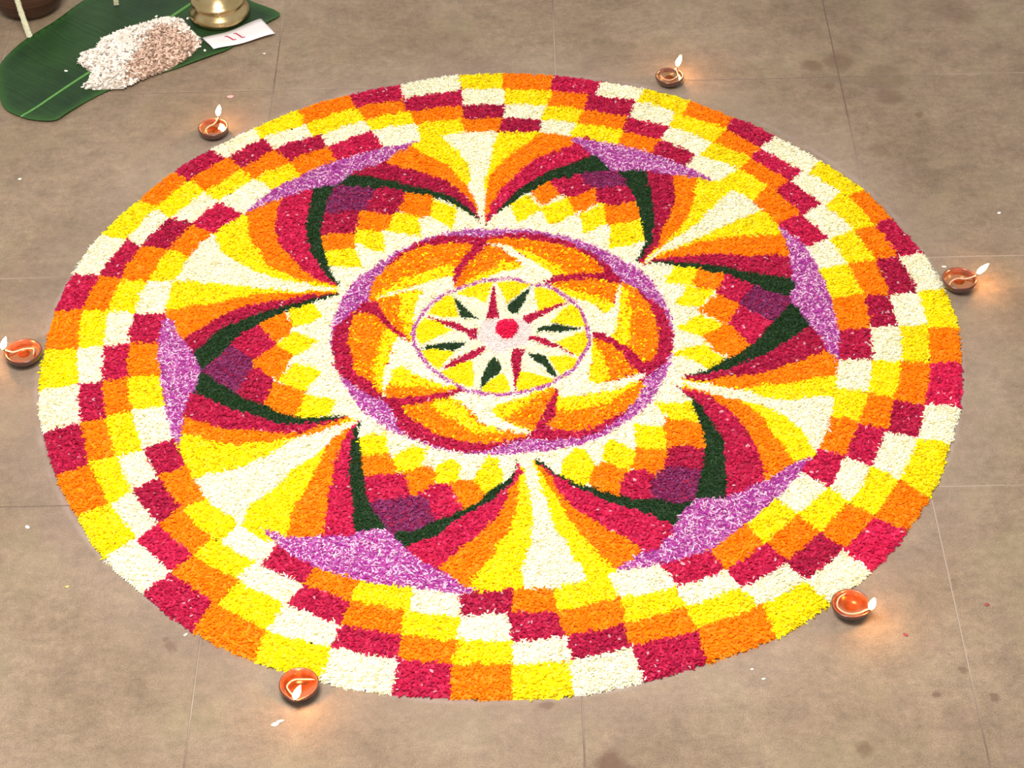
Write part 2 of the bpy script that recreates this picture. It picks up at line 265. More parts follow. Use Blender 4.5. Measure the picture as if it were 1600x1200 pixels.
wedge W -604 280 -633 279 -677 279 -735 279 -800 281 -863 290 -924 302 -976 316 -1024 330 -1074 339 -1124 346 -1185 352 -1233 355 -1282 369 -1153 662 -1110 638 -1098 592 -1081 541 -1061 513 -1037 492 -1012 468 -983 443 -946 413 -905 385 -867 366 -829 351 -795 338 -753 324 -674 304 -604 287
band Y -604 280 -633 279 -677 279 -735 279 -800 281 -863 290 -924 302 -976 316 -1024 330 -1074 339 -1124 346 -1185 352 -1233 355 -1282 369 -1330 196 -1280 189 -1250 192 -1208 197 -1162 204 -1112 214 -1066 226 -1017 240 -957 255 -897 267 -848 268 -799 266 -739 270 -682 272 -635 269 -603 265
band O -603 265 -635 269 -682 272 -739 270 -799 266 -848 268 -897 267 -957 255 -1017 240 -1066 226 -1112 214 -1162 204 -1208 197 -1250 192 -1280 189 -1330 196 -1231 15 -1181 14 -1161 36 -1137 62 -1120 80 -1102 97 -1078 120 -1048 145 -1009 175 -965 200 -920 210 -869 218 -807 234 -749 249 -712 253 -681 253 -638 256 -603 259
band R -603 259 -638 256 -681 253 -712 253 -749 249 -807 234 -869 218 -920 210 -965 200 -1009 175 -1048 145 -1078 120 -1102 97 -1120 80 -1137 62 -1161 36 -1181 14 -1231 15 -1186 -57 -1136 -55 -1121 -40 -1101 -18 -1084 12 -1064 45 -1038 73 -1006 100 -964 125 -923 147 -894 161 -866 173 -832 186 -795 199 -760 212 -723 226 -678 240 -637 251 -612 256 -598 258
band G -598 258 -612 256 -637 251 -678 240 -723 226 -760 212 -795 199 -832 186 -866 173 -894 161 -923 147 -964 125 -1006 100 -1038 73 -1064 45 -1084 12 -1101 -18 -1121 -40 -1136 -55 -1186 -57 -1139 -158 -1089 -151 -1075 -131 -1056 -104 -1038 -79 -1018 -50 -997 -12 -971 26 -935 59 -899 87 -881 106 -863 122 -831 141 -793 162 -748 187 -703 210 -669 221 -641 229 -615 241 -598 251
band Y -604 287 -674 304 -753 324 -795 338 -829 351 -867 366 -905 385 -946 413 -983 443 -1012 468 -1037 492 -1061 513 -1081 541 -1098 592 -1110 638 -1153 662 -1025 766 -985 736 -977 672 -965 598 -949 554 -929 518 -907 475 -884 438 -860 416 -831 397 -793 366 -754 340 -731 335 -704 333 -651 314 -604 295
band O -604 295 -651 314 -704 333 -731 335 -754 340 -793 366 -831 397 -860 416 -884 438 -907 475 -929 518 -949 554 -965 598 -977 672 -985 736 -1025 766 -895 897 -860 862 -869 802 -877 731 -878 684 -872 642 -860 593 -841 545 -811 499 -780 456 -760 417 -742 385 -719 367 -691 352 -644 325 -605 302
band R -605 302 -644 325 -691 352 -719 367 -742 385 -760 417 -780 456 -811 499 -841 545 -860 593 -872 642 -878 684 -877 731 -869 802 -860 862 -895 897 -764 945 -733 906 -738 865 -743 806 -749 733 -751 660 -750 611 -741 564 -720 495 -694 429 -670 383 -646 350 -624 323 -607 306
band G -607 306 -624 323 -646 350 -670 383 -694 429 -720 495 -741 564 -750 611 -751 660 -749 733 -743 806 -738 865 -733 906 -764 945 -678 949 -649 908 -652 904 -658 885 -667 838 -677 777 -685 710 -689 641 -684 579 -674 521 -660 464 -644 411 -623 357 -605 317
cap L -1006 748 -948 806 -860 856 -798 884 -727 912 -684 926 -640 924 -598 993 -555 1023 -473 1068 -390 1137 -312 1207 -322 1241 -461 1182 -579 1130 -686 1079 -791 1027 -903 929 -953 877 -1000 793
cap L 318 1193 349 1161 392 1089 428 1064 478 979 500 963 564 974 618 957 671 939 725 921 823 909 897 868 909 904 786 1000 690 1066 565 1126 451 1163 337 1208
cap L 1112 566 1134 432 1130 288 1127 262 1136 220 1100 152 1133 88 1161 -8 1199 -90 1201 -142 1240 -209 1269 -159 1275 -27 1267 144 1256 235 1245 321 1235 312 1214 443 1191 481 1141 565
cap L 1073 -694 1016 -715 907 -797 845 -834 768 -870 656 -877 655 -880 622 -929 581 -988 569 -1026 516 -1094 458 -1118 458 -1104 373 -1185 384 -1200 469 -1195 534 -1178 680 -1128 816 -1010 898 -948 961 -877 1037 -789 1078 -729
cap L -825 -945 -780 -965 -724 -997 -617 -994 -530 -998 -456 -972 -396 -967 -363 -1012 -325 -1057 -276 -1116 -222 -1154 -143 -1220 -96 -1256 -133 -1296 -289 -1290 -474 -1227 -619 -1172 -703 -1091 -761 -1017 -802 -972
cap L -1260 170 -1219 122 -1200 58 -1138 -34 -1092 -149 -1106 -251 -1125 -301 -1134 -383 -1132 -408 -1133 -537 -1154 -528 -1189 -463 -1211 -363 -1238 -321 -1262 -150 -1285 9 -1282 153
ring1 Y -145 1692 -80 1694 -16 1693 49 1690 47 1564 -12 1570 -72 1573 -132 1575
ring1 O 49 1690 122 1685 195 1677 268 1665 252 1545 184 1554 115 1560 47 1564
ring1 R 268 1665 336 1647 403 1626 470 1603 440 1497 378 1515 315 1532 252 1545
ring1 W 470 1603 531 1585 592 1566 653 1544 615 1448 557 1467 499 1483 440 1497
ring1 Y 653 1544 717 1513 780 1480 841 1443 797 1339 737 1377 677 1414 615 1448
ring1 O 841 1443 901 1401 959 1357 1016 1311 967 1232 912 1271 855 1306 797 1339
ring1 R 1016 1311 1074 1269 1129 1222 1176 1169 1095 1095 1055 1142 1012 1188 967 1232
ring1 W 1176 1169 1232 1113 1286 1055 1338 995 1271 906 1212 969 1155 1033 1095 1095
ring1 Y 1338 995 1391 930 1442 862 1490 791 1413 753 1368 807 1321 858 1271 906
ring1 O 1490 791 1517 731 1541 670 1564 609 1494 570 1471 633 1444 694 1413 753
ring1 R 1564 609 1597 538 1627 466 1652 392 1547 373 1532 439 1514 505 1494 570
ring1 W 1652 392 1671 319 1687 244 1700 169 1586 163 1576 234 1563 304 1547 373
ring1 Y 1700 169 1705 99 1707 28 1706 -43 1596 -52 1597 20 1593 92 1586 163
ring1 O 1706 -43 1702 -108 1695 -173 1685 -238 1567 -236 1579 -175 1589 -113 1596 -52
ring1 R 1685 -238 1673 -315 1657 -392 1637 -467 1515 -448 1536 -378 1553 -307 1567 -236
ring1 W 1637 -467 1616 -526 1594 -584 1571 -641 1456 -617 1477 -561 1497 -505 1515 -448
ring1 Y 1571 -641 1537 -731 1498 -819 1451 -902 1365 -816 1399 -751 1429 -685 1456 -617
ring1 O 1451 -902 1418 -953 1384 -1003 1349 -1052 1251 -984 1291 -930 1329 -874 1365 -816
ring1 R 1349 -1052 1305 -1110 1258 -1167 1208 -1221 1129 -1130 1172 -1083 1212 -1034 1251 -984
ring1 W 1208 -1221 1158 -1267 1105 -1311 1052 -1355 982 -1259 1033 -1218 1082 -1175 1129 -1130
ring1 Y 1052 -1355 993 -1404 930 -1448 864 -1486 834 -1357 885 -1327 935 -1294 982 -1259
ring1 O 864 -1486 789 -1521 712 -1552 635 -1578 614 -1451 688 -1422 761 -1391 834 -1357
ring1 R 635 -1578 568 -1602 501 -1624 432 -1643 400 -1511 472 -1494 543 -1474 614 -1451
ring1 W 432 -1643 358 -1662 283 -1679 207 -1691 200 -1559 268 -1546 334 -1530 400 -1511
ring1 Y 207 -1691 143 -1696 79 -1698 15 -1698 22 -1566 81 -1566 141 -1564 200 -1559
ring1 O 15 -1698 -49 -1696 -113 -1692 -177 -1686 -174 -1558 -109 -1564 -44 -1566 22 -1566
ring1 R -177 -1686 -238 -1679 -300 -1672 -361 -1662 -344 -1530 -288 -1541 -231 -1551 -174 -1558
ring1 W -361 -1662 -438 -1647 -514 -1628 -589 -1604 -556 -1475 -486 -1496 -416 -1515 -344 -1530
ring1 Y -589 -1604 -661 -1578 -732 -1548 -802 -1516 -769 -1395 -699 -1425 -628 -1452 -556 -1475
ring1 O -802 -1516 -874 -1475 -943 -1431 -1010 -1384 -952 -1269 -893 -1315 -832 -1357 -769 -1395
ring1 R -1010 -1384 -1072 -1332 -1132 -1277 -1188 -1220 -1103 -1138 -1054 -1183 -1003 -1227 -952 -1269
ring1 W -1188 -1220 -1240 -1168 -1290 -1114 -1337 -1057 -1241 -972 -1197 -1029 -1151 -1084 -1103 -1138
ring1 Y -1337 -1057 -1379 -995 -1417 -930 -1452 -864 -1346 -810 -1314 -866 -1278 -920 -1241 -972
ring1 O -1452 -864 -1489 -798 -1524 -730 -1555 -661 -1440 -618 -1412 -683 -1381 -747 -1346 -810
ring1 R -1555 -661 -1583 -593 -1608 -525 -1630 -456 -1503 -414 -1485 -483 -1464 -551 -1440 -618
ring1 W -1630 -456 -1652 -384 -1668 -311 -1679 -237 -1536 -206 -1528 -275 -1517 -345 -1503 -414
ring1 Y -1679 -237 -1687 -162 -1691 -87 -1692 -12 -1565 -14 -1558 -78 -1548 -142 -1536 -206
ring1 O -1692 -12 -1692 62 -1688 135 -1682 208 -1581 214 -1581 138 -1575 61 -1565 -14
ring1 R -1682 208 -1673 281 -1661 353 -1646 424 -1540 408 -1557 344 -1571 280 -1581 214
ring1 W -1646 424 -1628 504 -1605 582 -1571 657 -1460 619 -1490 550 -1517 480 -1540 408
ring1 Y -1571 657 -1532 732 -1490 806 -1445 877 -1355 829 -1393 761 -1428 691 -1460 619
ring1 O -1445 877 -1403 943 -1359 1007 -1311 1069 -1253 994 -1290 941 -1324 886 -1355 829
ring1 R -1311 1069 -1270 1114 -1227 1157 -1184 1199 -1107 1136 -1158 1091 -1206 1044 -1253 994
ring1 W -1184 1199 -1125 1250 -1064 1299 -1002 1345 -969 1259 -1016 1220 -1062 1178 -1107 1136
ring1 Y -1002 1345 -946 1389 -888 1430 -827 1468 -791 1356 -852 1327 -911 1295 -969 1259
ring1 O -827 1468 -759 1504 -689 1536 -618 1565 -577 1465 -650 1432 -721 1395 -791 1356
ring1 R -618 1565 -545 1590 -472 1611 -397 1630 -378 1514 -445 1501 -511 1484 -577 1465
ring1 W -397 1630 -315 1655 -231 1676 -145 1692 -132 1575 -215 1559 -298 1539 -378 1514
ring2 W -132 1575 -69 1573 -7 1569 55 1563 50 1451 -8 1453 -66 1454 -124 1453
ring2 Y 55 1563 124 1559 192 1553 260 1543 232 1433 171 1442 111 1447 50 1451
ring2 O 260 1543 311 1533 361 1520 411 1505 385 1394 334 1408 283 1422 232 1433
ring2 R 411 1505 478 1488 544 1471 610 1450 573 1334 511 1356 448 1376 385 1394
ring2 W 610 1450 665 1422 718 1390 769 1356 737 1261 683 1288 628 1312 573 1334
ring2 Y 769 1356 839 1316 907 1274 973 1227 907 1144 852 1185 795 1224 737 1261
ring2 O 973 1227 1018 1183 1060 1136 1101 1087 1047 1030 1002 1070 955 1108 907 1144
ring2 R 1101 1087 1152 1036 1202 982 1249 926 1190 861 1145 920 1097 976 1047 1030
ring2 W 1249 926 1297 882 1342 836 1385 787 1315 701 1275 756 1233 810 1190 861
ring2 Y 1385 787 1432 719 1466 644 1495 566 1406 530 1379 588 1348 645 1315 701
ring2 O 1495 566 1515 501 1533 436 1548 370 1463 354 1447 413 1428 472 1406 530
ring2 R 1548 370 1563 301 1576 233 1586 163 1480 146 1478 215 1472 285 1463 354
ring2 W 1586 163 1593 100 1597 37 1598 -27 1488 -32 1488 27 1485 87 1480 146
ring2 Y 1598 -27 1591 -99 1579 -171 1565 -242 1467 -224 1477 -161 1484 -97 1488 -32
ring2 O 1565 -242 1551 -313 1534 -383 1514 -452 1409 -421 1431 -356 1450 -291 1467 -224
ring2 R 1514 -452 1497 -505 1478 -559 1458 -611 1356 -580 1376 -527 1393 -474 1409 -421
ring2 W 1458 -611 1431 -680 1400 -748 1366 -814 1280 -744 1308 -690 1333 -636 1356 -580
ring2 Y 1366 -814 1332 -871 1294 -925 1255 -978 1178 -916 1215 -860 1249 -803 1280 -744
ring2 O 1255 -978 1216 -1029 1176 -1078 1133 -1126 1059 -1047 1100 -1004 1140 -961 1178 -916
ring2 R 1133 -1126 1086 -1171 1038 -1214 987 -1255 931 -1178 976 -1136 1018 -1092 1059 -1047
ring2 W 987 -1255 934 -1295 878 -1332 819 -1364 772 -1279 827 -1248 880 -1215 931 -1178
ring2 Y 819 -1364 753 -1395 685 -1423 617 -1450 583 -1352 647 -1331 710 -1307 772 -1279
ring2 O 617 -1450 546 -1473 474 -1493 401 -1510 381 -1416 449 -1397 516 -1376 583 -1352
ring2 R 401 -1510 337 -1529 273 -1545 209 -1558 196 -1463 259 -1450 320 -1434 381 -1416
ring2 W 209 -1558 146 -1564 84 -1566 22 -1566 20 -1475 79 -1474 138 -1470 196 -1463
ring2 Y 22 -1566 -44 -1566 -109 -1564 -174 -1558 -154 -1460 -96 -1467 -38 -1472 20 -1475
ring2 O -174 -1558 -233 -1551 -291 -1541 -348 -1529 -331 -1431 -272 -1443 -213 -1453 -154 -1460
ring2 R -348 -1529 -419 -1514 -489 -1495 -559 -1474 -525 -1385 -461 -1403 -396 -1419 -331 -1431
ring2 W -559 -1474 -630 -1451 -700 -1425 -769 -1395 -717 -1286 -654 -1321 -591 -1355 -525 -1385
ring2 Y -769 -1395 -827 -1360 -883 -1322 -938 -1281 -873 -1183 -823 -1220 -771 -1255 -717 -1286
ring2 O -938 -1281 -995 -1234 -1051 -1186 -1105 -1136 -1040 -1057 -986 -1101 -930 -1143 -873 -1183
ring2 R -1105 -1136 -1151 -1085 -1195 -1032 -1237 -978 -1174 -913 -1132 -963 -1087 -1011 -1040 -1057
ring2 W -1237 -978 -1276 -923 -1313 -866 -1348 -808 -1270 -762 -1240 -814 -1208 -864 -1174 -913
ring2 Y -1348 -808 -1384 -740 -1417 -671 -1446 -601 -1351 -581 -1326 -642 -1299 -702 -1270 -762
ring2 O -1446 -601 -1469 -536 -1488 -471 -1505 -405 -1412 -386 -1395 -452 -1375 -517 -1351 -581
ring2 R -1505 -405 -1518 -339 -1528 -273 -1536 -207 -1448 -200 -1438 -262 -1427 -324 -1412 -386
ring2 W -1536 -207 -1548 -142 -1558 -76 -1566 -10 -1470 -4 -1465 -70 -1458 -135 -1448 -200
ring2 Y -1566 -10 -1574 60 -1580 132 -1582 203 -1476 199 -1477 131 -1475 63 -1470 -4
ring2 O -1582 203 -1572 271 -1558 338 -1541 404 -1453 389 -1464 326 -1471 262 -1476 199
ring2 R -1541 404 -1516 481 -1487 557 -1455 630 -1399 577 -1420 515 -1438 452 -1453 389
ring2 W -1455 630 -1427 694 -1396 756 -1362 817 -1295 748 -1332 693 -1367 636 -1399 577
ring2 Y -1362 817 -1326 882 -1287 945 -1244 1005 -1170 916 -1214 862 -1256 806 -1295 748
ring2 O -1244 1005 -1197 1053 -1148 1100 -1098 1144 -1038 1054 -1083 1010 -1128 964 -1170 916
ring2 R -1098 1144 -1054 1186 -1009 1226 -962 1264 -914 1184 -958 1143 -999 1099 -1038 1054
ring2 W -962 1264 -904 1299 -845 1330 -785 1359 -758 1265 -811 1241 -864 1215 -914 1184
ring2 Y -785 1359 -716 1398 -646 1433 -575 1465 -538 1367 -612 1335 -684 1299 -758 1265
ring2 O -575 1465 -513 1484 -451 1499 -388 1512 -354 1423 -416 1407 -478 1389 -538 1367
ring2 R -388 1512 -304 1537 -219 1558 -132 1575 -124 1453 -201 1447 -278 1437 -354 1423
ring3 R -132 1453 -72 1454 -12 1454 48 1451 46 1356 -13 1359 -71 1360 -129 1359
ring3 W 48 1451 108 1448 169 1442 229 1434 204 1337 152 1345 99 1352 46 1356
ring3 Y 229 1434 281 1422 333 1409 385 1394 354 1304 304 1316 255 1327 204 1337
ring3 O 385 1394 445 1377 506 1358 565 1337 536 1244 476 1267 415 1287 354 1304
ring3 R 565 1337 623 1314 681 1289 737 1261 687 1165 638 1193 588 1220 536 1244
ring3 W 737 1261 794 1225 850 1187 904 1146 848 1059 795 1094 742 1130 687 1165
ring3 Y 904 1146 954 1108 1004 1068 1051 1026 993 946 947 986 899 1024 848 1059
ring3 O 1051 1026 1099 974 1145 920 1188 864 1124 808 1084 857 1040 903 993 946
ring3 R 1188 864 1229 816 1268 765 1305 713 1214 649 1186 703 1156 756 1124 808
ring3 W 1305 713 1342 657 1374 597 1403 536 1300 495 1273 548 1245 599 1214 649
ring3 Y 1403 536 1426 476 1446 416 1463 354 1349 337 1335 390 1319 443 1300 495
ring3 O 1463 354 1472 285 1478 216 1480 146 1386 147 1377 211 1365 274 1349 337
ring3 R 1480 146 1485 88 1488 30 1488 -29 1384 -27 1387 31 1388 89 1386 147
ring3 W 1488 -29 1484 -94 1477 -159 1467 -224 1357 -209 1369 -149 1378 -88 1384 -27
ring3 Y 1467 -224 1450 -290 1431 -356 1409 -421 1319 -387 1334 -328 1347 -269 1357 -209
ring3 O 1409 -421 1394 -470 1378 -520 1361 -569 1265 -536 1284 -487 1302 -437 1319 -387
ring3 R 1361 -569 1336 -628 1309 -687 1280 -744 1193 -703 1219 -648 1243 -592 1265 -536
ring3 W 1280 -744 1250 -801 1217 -858 1181 -912 1120 -840 1147 -796 1171 -750 1193 -703
ring3 Y 1181 -912 1142 -959 1101 -1003 1059 -1047 993 -962 1036 -923 1079 -883 1120 -840
ring3 O 1059 -1047 1020 -1090 979 -1133 937 -1173 878 -1084 919 -1045 956 -1004 993 -962
ring3 R 937 -1173 885 -1211 832 -1245 777 -1277 733 -1198 783 -1162 832 -1124 878 -1084
ring3 W 777 -1277 714 -1305 651 -1329 587 -1351 556 -1270 616 -1249 675 -1225 733 -1198
ring3 Y 587 -1351 521 -1375 454 -1396 387 -1414 370 -1305 432 -1297 494 -1285 556 -1270
ring3 O 387 -1414 324 -1433 259 -1450 194 -1463 169 -1354 237 -1342 304 -1325 370 -1305
ring3 R 194 -1463 137 -1470 79 -1474 22 -1475 8 -1358 61 -1357 115 -1357 169 -1354
ring3 W 22 -1475 -37 -1472 -96 -1467 -154 -1460 -144 -1363 -93 -1364 -43 -1362 8 -1358
ring3 Y -154 -1460 -215 -1453 -275 -1443 -335 -1430 -323 -1331 -264 -1344 -204 -1355 -144 -1363
ring3 O -335 -1430 -402 -1417 -468 -1402 -533 -1382 -500 -1288 -442 -1305 -383 -1319 -323 -1331
ring3 R -533 -1382 -592 -1354 -649 -1324 -706 -1292 -664 -1200 -611 -1231 -556 -1261 -500 -1288
ring3 W -706 -1292 -768 -1257 -828 -1217 -885 -1174 -826 -1103 -772 -1137 -719 -1170 -664 -1200
ring3 Y -885 -1174 -938 -1137 -989 -1098 -1040 -1057 -979 -987 -929 -1027 -878 -1066 -826 -1103
ring3 O -1040 -1057 -1087 -1011 -1132 -963 -1174 -913 -1101 -841 -1063 -892 -1022 -940 -979 -987
ring3 R -1174 -913 -1211 -860 -1245 -806 -1276 -750 -1193 -690 -1165 -741 -1134 -792 -1101 -841
ring3 W -1276 -750 -1302 -697 -1326 -643 -1348 -589 -1264 -551 -1242 -598 -1218 -644 -1193 -690
ring3 Y -1348 -589 -1374 -520 -1396 -450 -1414 -379 -1323 -357 -1307 -423 -1287 -487 -1264 -551
ring3 O -1414 -379 -1428 -320 -1439 -260 -1448 -200 -1359 -177 -1350 -237 -1338 -297 -1323 -357
ring3 R -1448 -200 -1458 -135 -1465 -70 -1470 -4 -1377 -1 -1374 -60 -1368 -119 -1359 -177
ring3 W -1470 -4 -1475 61 -1477 126 -1476 191 -1377 179 -1380 119 -1380 59 -1377 -1
ring3 Y -1476 191 -1472 254 -1465 318 -1455 381 -1347 364 -1360 303 -1370 241 -1377 179
ring3 O -1455 381 -1440 446 -1422 511 -1400 575 -1283 560 -1307 496 -1329 430 -1347 364
ring3 R -1400 575 -1369 633 -1334 689 -1298 744 -1203 717 -1232 666 -1258 614 -1283 560
ring3 W -1298 744 -1259 802 -1218 857 -1174 911 -1113 847 -1145 805 -1175 762 -1203 717
ring3 Y -1174 911 -1130 961 -1085 1008 -1038 1054 -980 990 -1027 945 -1071 897 -1113 847
ring3 O -1038 1054 -997 1100 -955 1145 -910 1187 -837 1099 -886 1064 -934 1029 -980 990
ring3 R -910 1187 -851 1222 -789 1252 -726 1277 -694 1192 -743 1163 -791 1132 -837 1099
ring3 W -726 1277 -666 1309 -604 1338 -542 1366 -511 1297 -574 1265 -635 1230 -694 1192
ring3 Y -542 1366 -480 1388 -416 1407 -352 1424 -323 1335 -386 1325 -449 1313 -511 1297
ring3 O -352 1424 -279 1437 -206 1447 -132 1453 -129 1359 -194 1354 -258 1345 -323 1335
ring4 O -130 1359 -76 1360 -22 1360 32 1357 28 1258 -21 1261 -70 1262 -119 1260
ring4 R 32 1357 90 1353 147 1346 204 1337 188 1249 135 1254 81 1257 28 1258
ring4 W 204 1337 254 1327 304 1316 354 1304 323 1215 278 1228 233 1239 188 1249
ring4 Y 354 1304 418 1286 482 1265 545 1240 511 1148 449 1174 387 1196 323 1215
ring4 O 545 1240 596 1216 645 1189 694 1161 646 1075 602 1101 557 1125 511 1148
ring4 R 694 1161 739 1132 783 1103 827 1072 783 981 739 1015 693 1046 646 1075
ring4 W 827 1072 882 1036 935 996 986 952 903 869 864 908 824 946 783 981
ring4 Y 986 952 1026 917 1063 880 1099 840 1030 737 990 784 947 827 903 869
ring4 O 1099 840 1141 780 1178 717 1212 653 1111 588 1086 638 1059 689 1030 737
ring4 R 1212 653 1244 601 1273 548 1300 494 1204 440 1175 491 1144 540 1111 588
ring4 W 1300 494 1319 442 1335 390 1349 337 1240 311 1230 355 1218 398 1204 440
ring4 Y 1349 337 1364 277 1376 216 1385 154 1261 138 1256 196 1250 254 1240 311
ring4 O 1385 154 1388 91 1387 28 1383 -35 1262 -43 1264 17 1264 78 1261 138
ring4 R 1383 -35 1377 -92 1369 -149 1358 -205 1241 -200 1250 -148 1257 -96 1262 -43
ring4 W 1358 -205 1348 -265 1335 -324 1320 -383 1211 -348 1222 -299 1232 -250 1241 -200
ring4 Y 1320 -383 1305 -430 1288 -476 1270 -521 1175 -492 1189 -444 1201 -396 1211 -348
ring4 O 1270 -521 1247 -581 1223 -641 1195 -700 1114 -652 1137 -600 1157 -546 1175 -492
ring4 R 1195 -700 1172 -748 1147 -797 1118 -843 1033 -759 1061 -724 1088 -689 1114 -652
ring4 W 1118 -843 1080 -883 1039 -921 998 -957 935 -890 969 -848 1002 -803 1033 -759
ring4 Y 998 -957 957 -1003 915 -1048 871 -1091 818 -995 858 -962 897 -927 935 -890
ring4 O 871 -1091 825 -1130 777 -1167 727 -1201 681 -1113 729 -1076 774 -1036 818 -995
ring4 R 727 -1201 675 -1225 622 -1246 569 -1266 512 -1163 568 -1149 625 -1133 681 -1113
ring4 W 569 -1266 504 -1284 438 -1296 372 -1305 342 -1199 399 -1189 455 -1178 512 -1163
ring4 Y 372 -1305 306 -1324 239 -1341 172 -1354 158 -1259 221 -1242 282 -1222 342 -1199
ring4 O 172 -1354 123 -1357 74 -1357 25 -1358 25 -1256 69 -1258 114 -1260 158 -1259
ring4 R 25 -1358 -30 -1361 -85 -1363 -141 -1363 -145 -1266 -88 -1265 -32 -1261 25 -1256
ring4 W -141 -1363 -197 -1356 -253 -1346 -309 -1334 -299 -1239 -248 -1250 -197 -1259 -145 -1266
ring4 Y -309 -1334 -375 -1321 -440 -1306 -504 -1286 -478 -1197 -419 -1214 -359 -1228 -299 -1239
ring4 O -504 -1286 -557 -1261 -608 -1233 -658 -1203 -627 -1129 -579 -1155 -529 -1177 -478 -1197
ring4 R -658 -1203 -708 -1176 -758 -1146 -806 -1116 -761 -1036 -718 -1069 -673 -1100 -627 -1129
ring4 W -806 -1116 -857 -1082 -907 -1045 -955 -1006 -898 -922 -854 -962 -808 -1000 -761 -1036
ring4 Y -955 -1006 -1006 -958 -1052 -905 -1095 -849 -1022 -797 -983 -841 -942 -882 -898 -922
ring4 O -1095 -849 -1130 -798 -1162 -745 -1192 -691 -1100 -640 -1076 -693 -1051 -746 -1022 -797
ring4 R -1192 -691 -1218 -645 -1242 -598 -1265 -550 -1160 -501 -1142 -548 -1121 -594 -1100 -640
ring4 W -1265 -550 -1287 -486 -1307 -422 -1323 -356 -1209 -339 -1195 -393 -1179 -447 -1160 -501
ring4 Y -1323 -356 -1338 -297 -1350 -237 -1359 -177 -1242 -175 -1233 -230 -1222 -285 -1209 -339
ring4 O -1359 -177 -1368 -116 -1374 -55 -1378 6 -1269 11 -1263 -51 -1254 -114 -1242 -175
ring4 R -1378 6 -1380 63 -1380 121 -1377 179 -1262 174 -1266 120 -1269 65 -1269 11
ring4 W -1377 179 -1370 241 -1360 303 -1347 365 -1243 356 -1252 295 -1258 234 -1262 174
ring4 Y -1347 365 -1329 431 -1307 497 -1282 561 -1200 507 -1217 457 -1231 407 -1243 356
ring4 O -1282 561 -1259 613 -1233 663 -1205 712 -1120 646 -1149 601 -1176 555 -1200 507
ring4 R -1205 712 -1177 758 -1147 802 -1115 845 -1006 763 -1045 725 -1083 687 -1120 646
ring4 W -1115 845 -1072 895 -1027 944 -980 990 -902 918 -939 868 -974 815 -1006 763
ring4 Y -980 990 -937 1026 -892 1060 -846 1092 -790 1002 -828 976 -866 948 -902 918
ring4 O -846 1092 -796 1128 -745 1162 -692 1194 -648 1098 -697 1068 -744 1036 -790 1002
ring4 R -692 1194 -634 1231 -575 1265 -513 1296 -454 1172 -520 1151 -584 1126 -648 1098
ring4 W -513 1296 -449 1313 -384 1326 -319 1335 -303 1217 -354 1204 -405 1189 -454 1172
ring4 Y -319 1335 -256 1346 -193 1354 -130 1359 -119 1260 -182 1249 -243 1235 -303 1217
med L -45 618 -4 616 44 615 90 611 129 604 167 596 206 584 249 568 295 550 338 528 377 501 413 470 449 439 484 406 518 372 548 338 573 302 593 265 610 227 625 188 636 147 644 107 650 68 652 29 652 -9 652 -47 649 -84 643 -122 634 -163 622 -204 609 -244 597 -280 584 -315 568 -350 547 -386 522 -421 495 -453 466 -481 434 -506 401 -530 367 -553 330 -575 293 -593 256 -604 217 -611 180 -616 148 -622 117 -626 84 -629 49 -632 11 -635 -28 -635 -70 -632 -114 -626 -155 -618 -190 -608 -222 -595 -251 -580 -280 -565 -307 -548 -332 -531 -357 -516 -382 -500 -406 -482 -432 -460 -458 -435 -481 -409 -501 -382 -517 -355 -533 -324 -549 -290 -565 -252 -579 -214 -593 -172 -607 -129 -618 -89 -623 -53 -626 -20 -626 13 -626 46 -623 80 -618 115 -610 153 -600 193 -588 231 -575 268 -559 303 -540 336 -514 368 -484 398 -454 427 -425 455 -396 482 -367 506 -338 528 -308 548 -279 565 -248 580 -218 593 -189 603 -164 612 -140 618 -117 621 -95 622 -74 620
med R -46 568 -11 572 29 580 71 583 115 581 161 575 205 563 248 542 290 515 327 486 359 458 387 428 411 399 431 370 446 341 459 315 470 295 478 278 491 260 510 238 533 215 556 190 578 164 601 138 619 108 631 75 640 40 645 4 647 -34 646 -73 640 -110 628 -145 612 -178 595 -206 577 -225 559 -237 542 -253 529 -273 517 -296 504 -323 487 -360 467 -402 447 -439 429 -465 410 -486 387 -506 356 -526 322 -545 287 -559 252 -567 215 -571 182 -571 155 -566 130 -558 102 -556 67 -568 27 -587 -11 -602 -47 -612 -82 -619 -115 -620 -147 -615 -177 -605 -203 -594 -224 -584 -242 -573 -260 -563 -279 -554 -298 -544 -316 -532 -334 -515 -352 -494 -366 -472 -373 -449 -378 -425 -384 -402 -393 -379 -405 -358 -418 -341 -433 -331 -450 -325 -468 -315 -487 -296 -508 -274 -528 -252 -546 -237 -564 -222 -579 -201 -593 -168 -605 -128 -613 -89 -619 -53 -622 -18 -622 12 -618 36 -610 55 -599 75 -582 100 -562 127 -542 150 -522 168 -502 183 -487 200 -483 219 -483 241 -481 266 -472 298 -460 335 -444 372 -424 409 -400 446 -376 479 -350 505 -324 527 -296 545 -267 559 -237 569 -207 576 -176 579 -146 580 -117 578 -94 575 -72 570
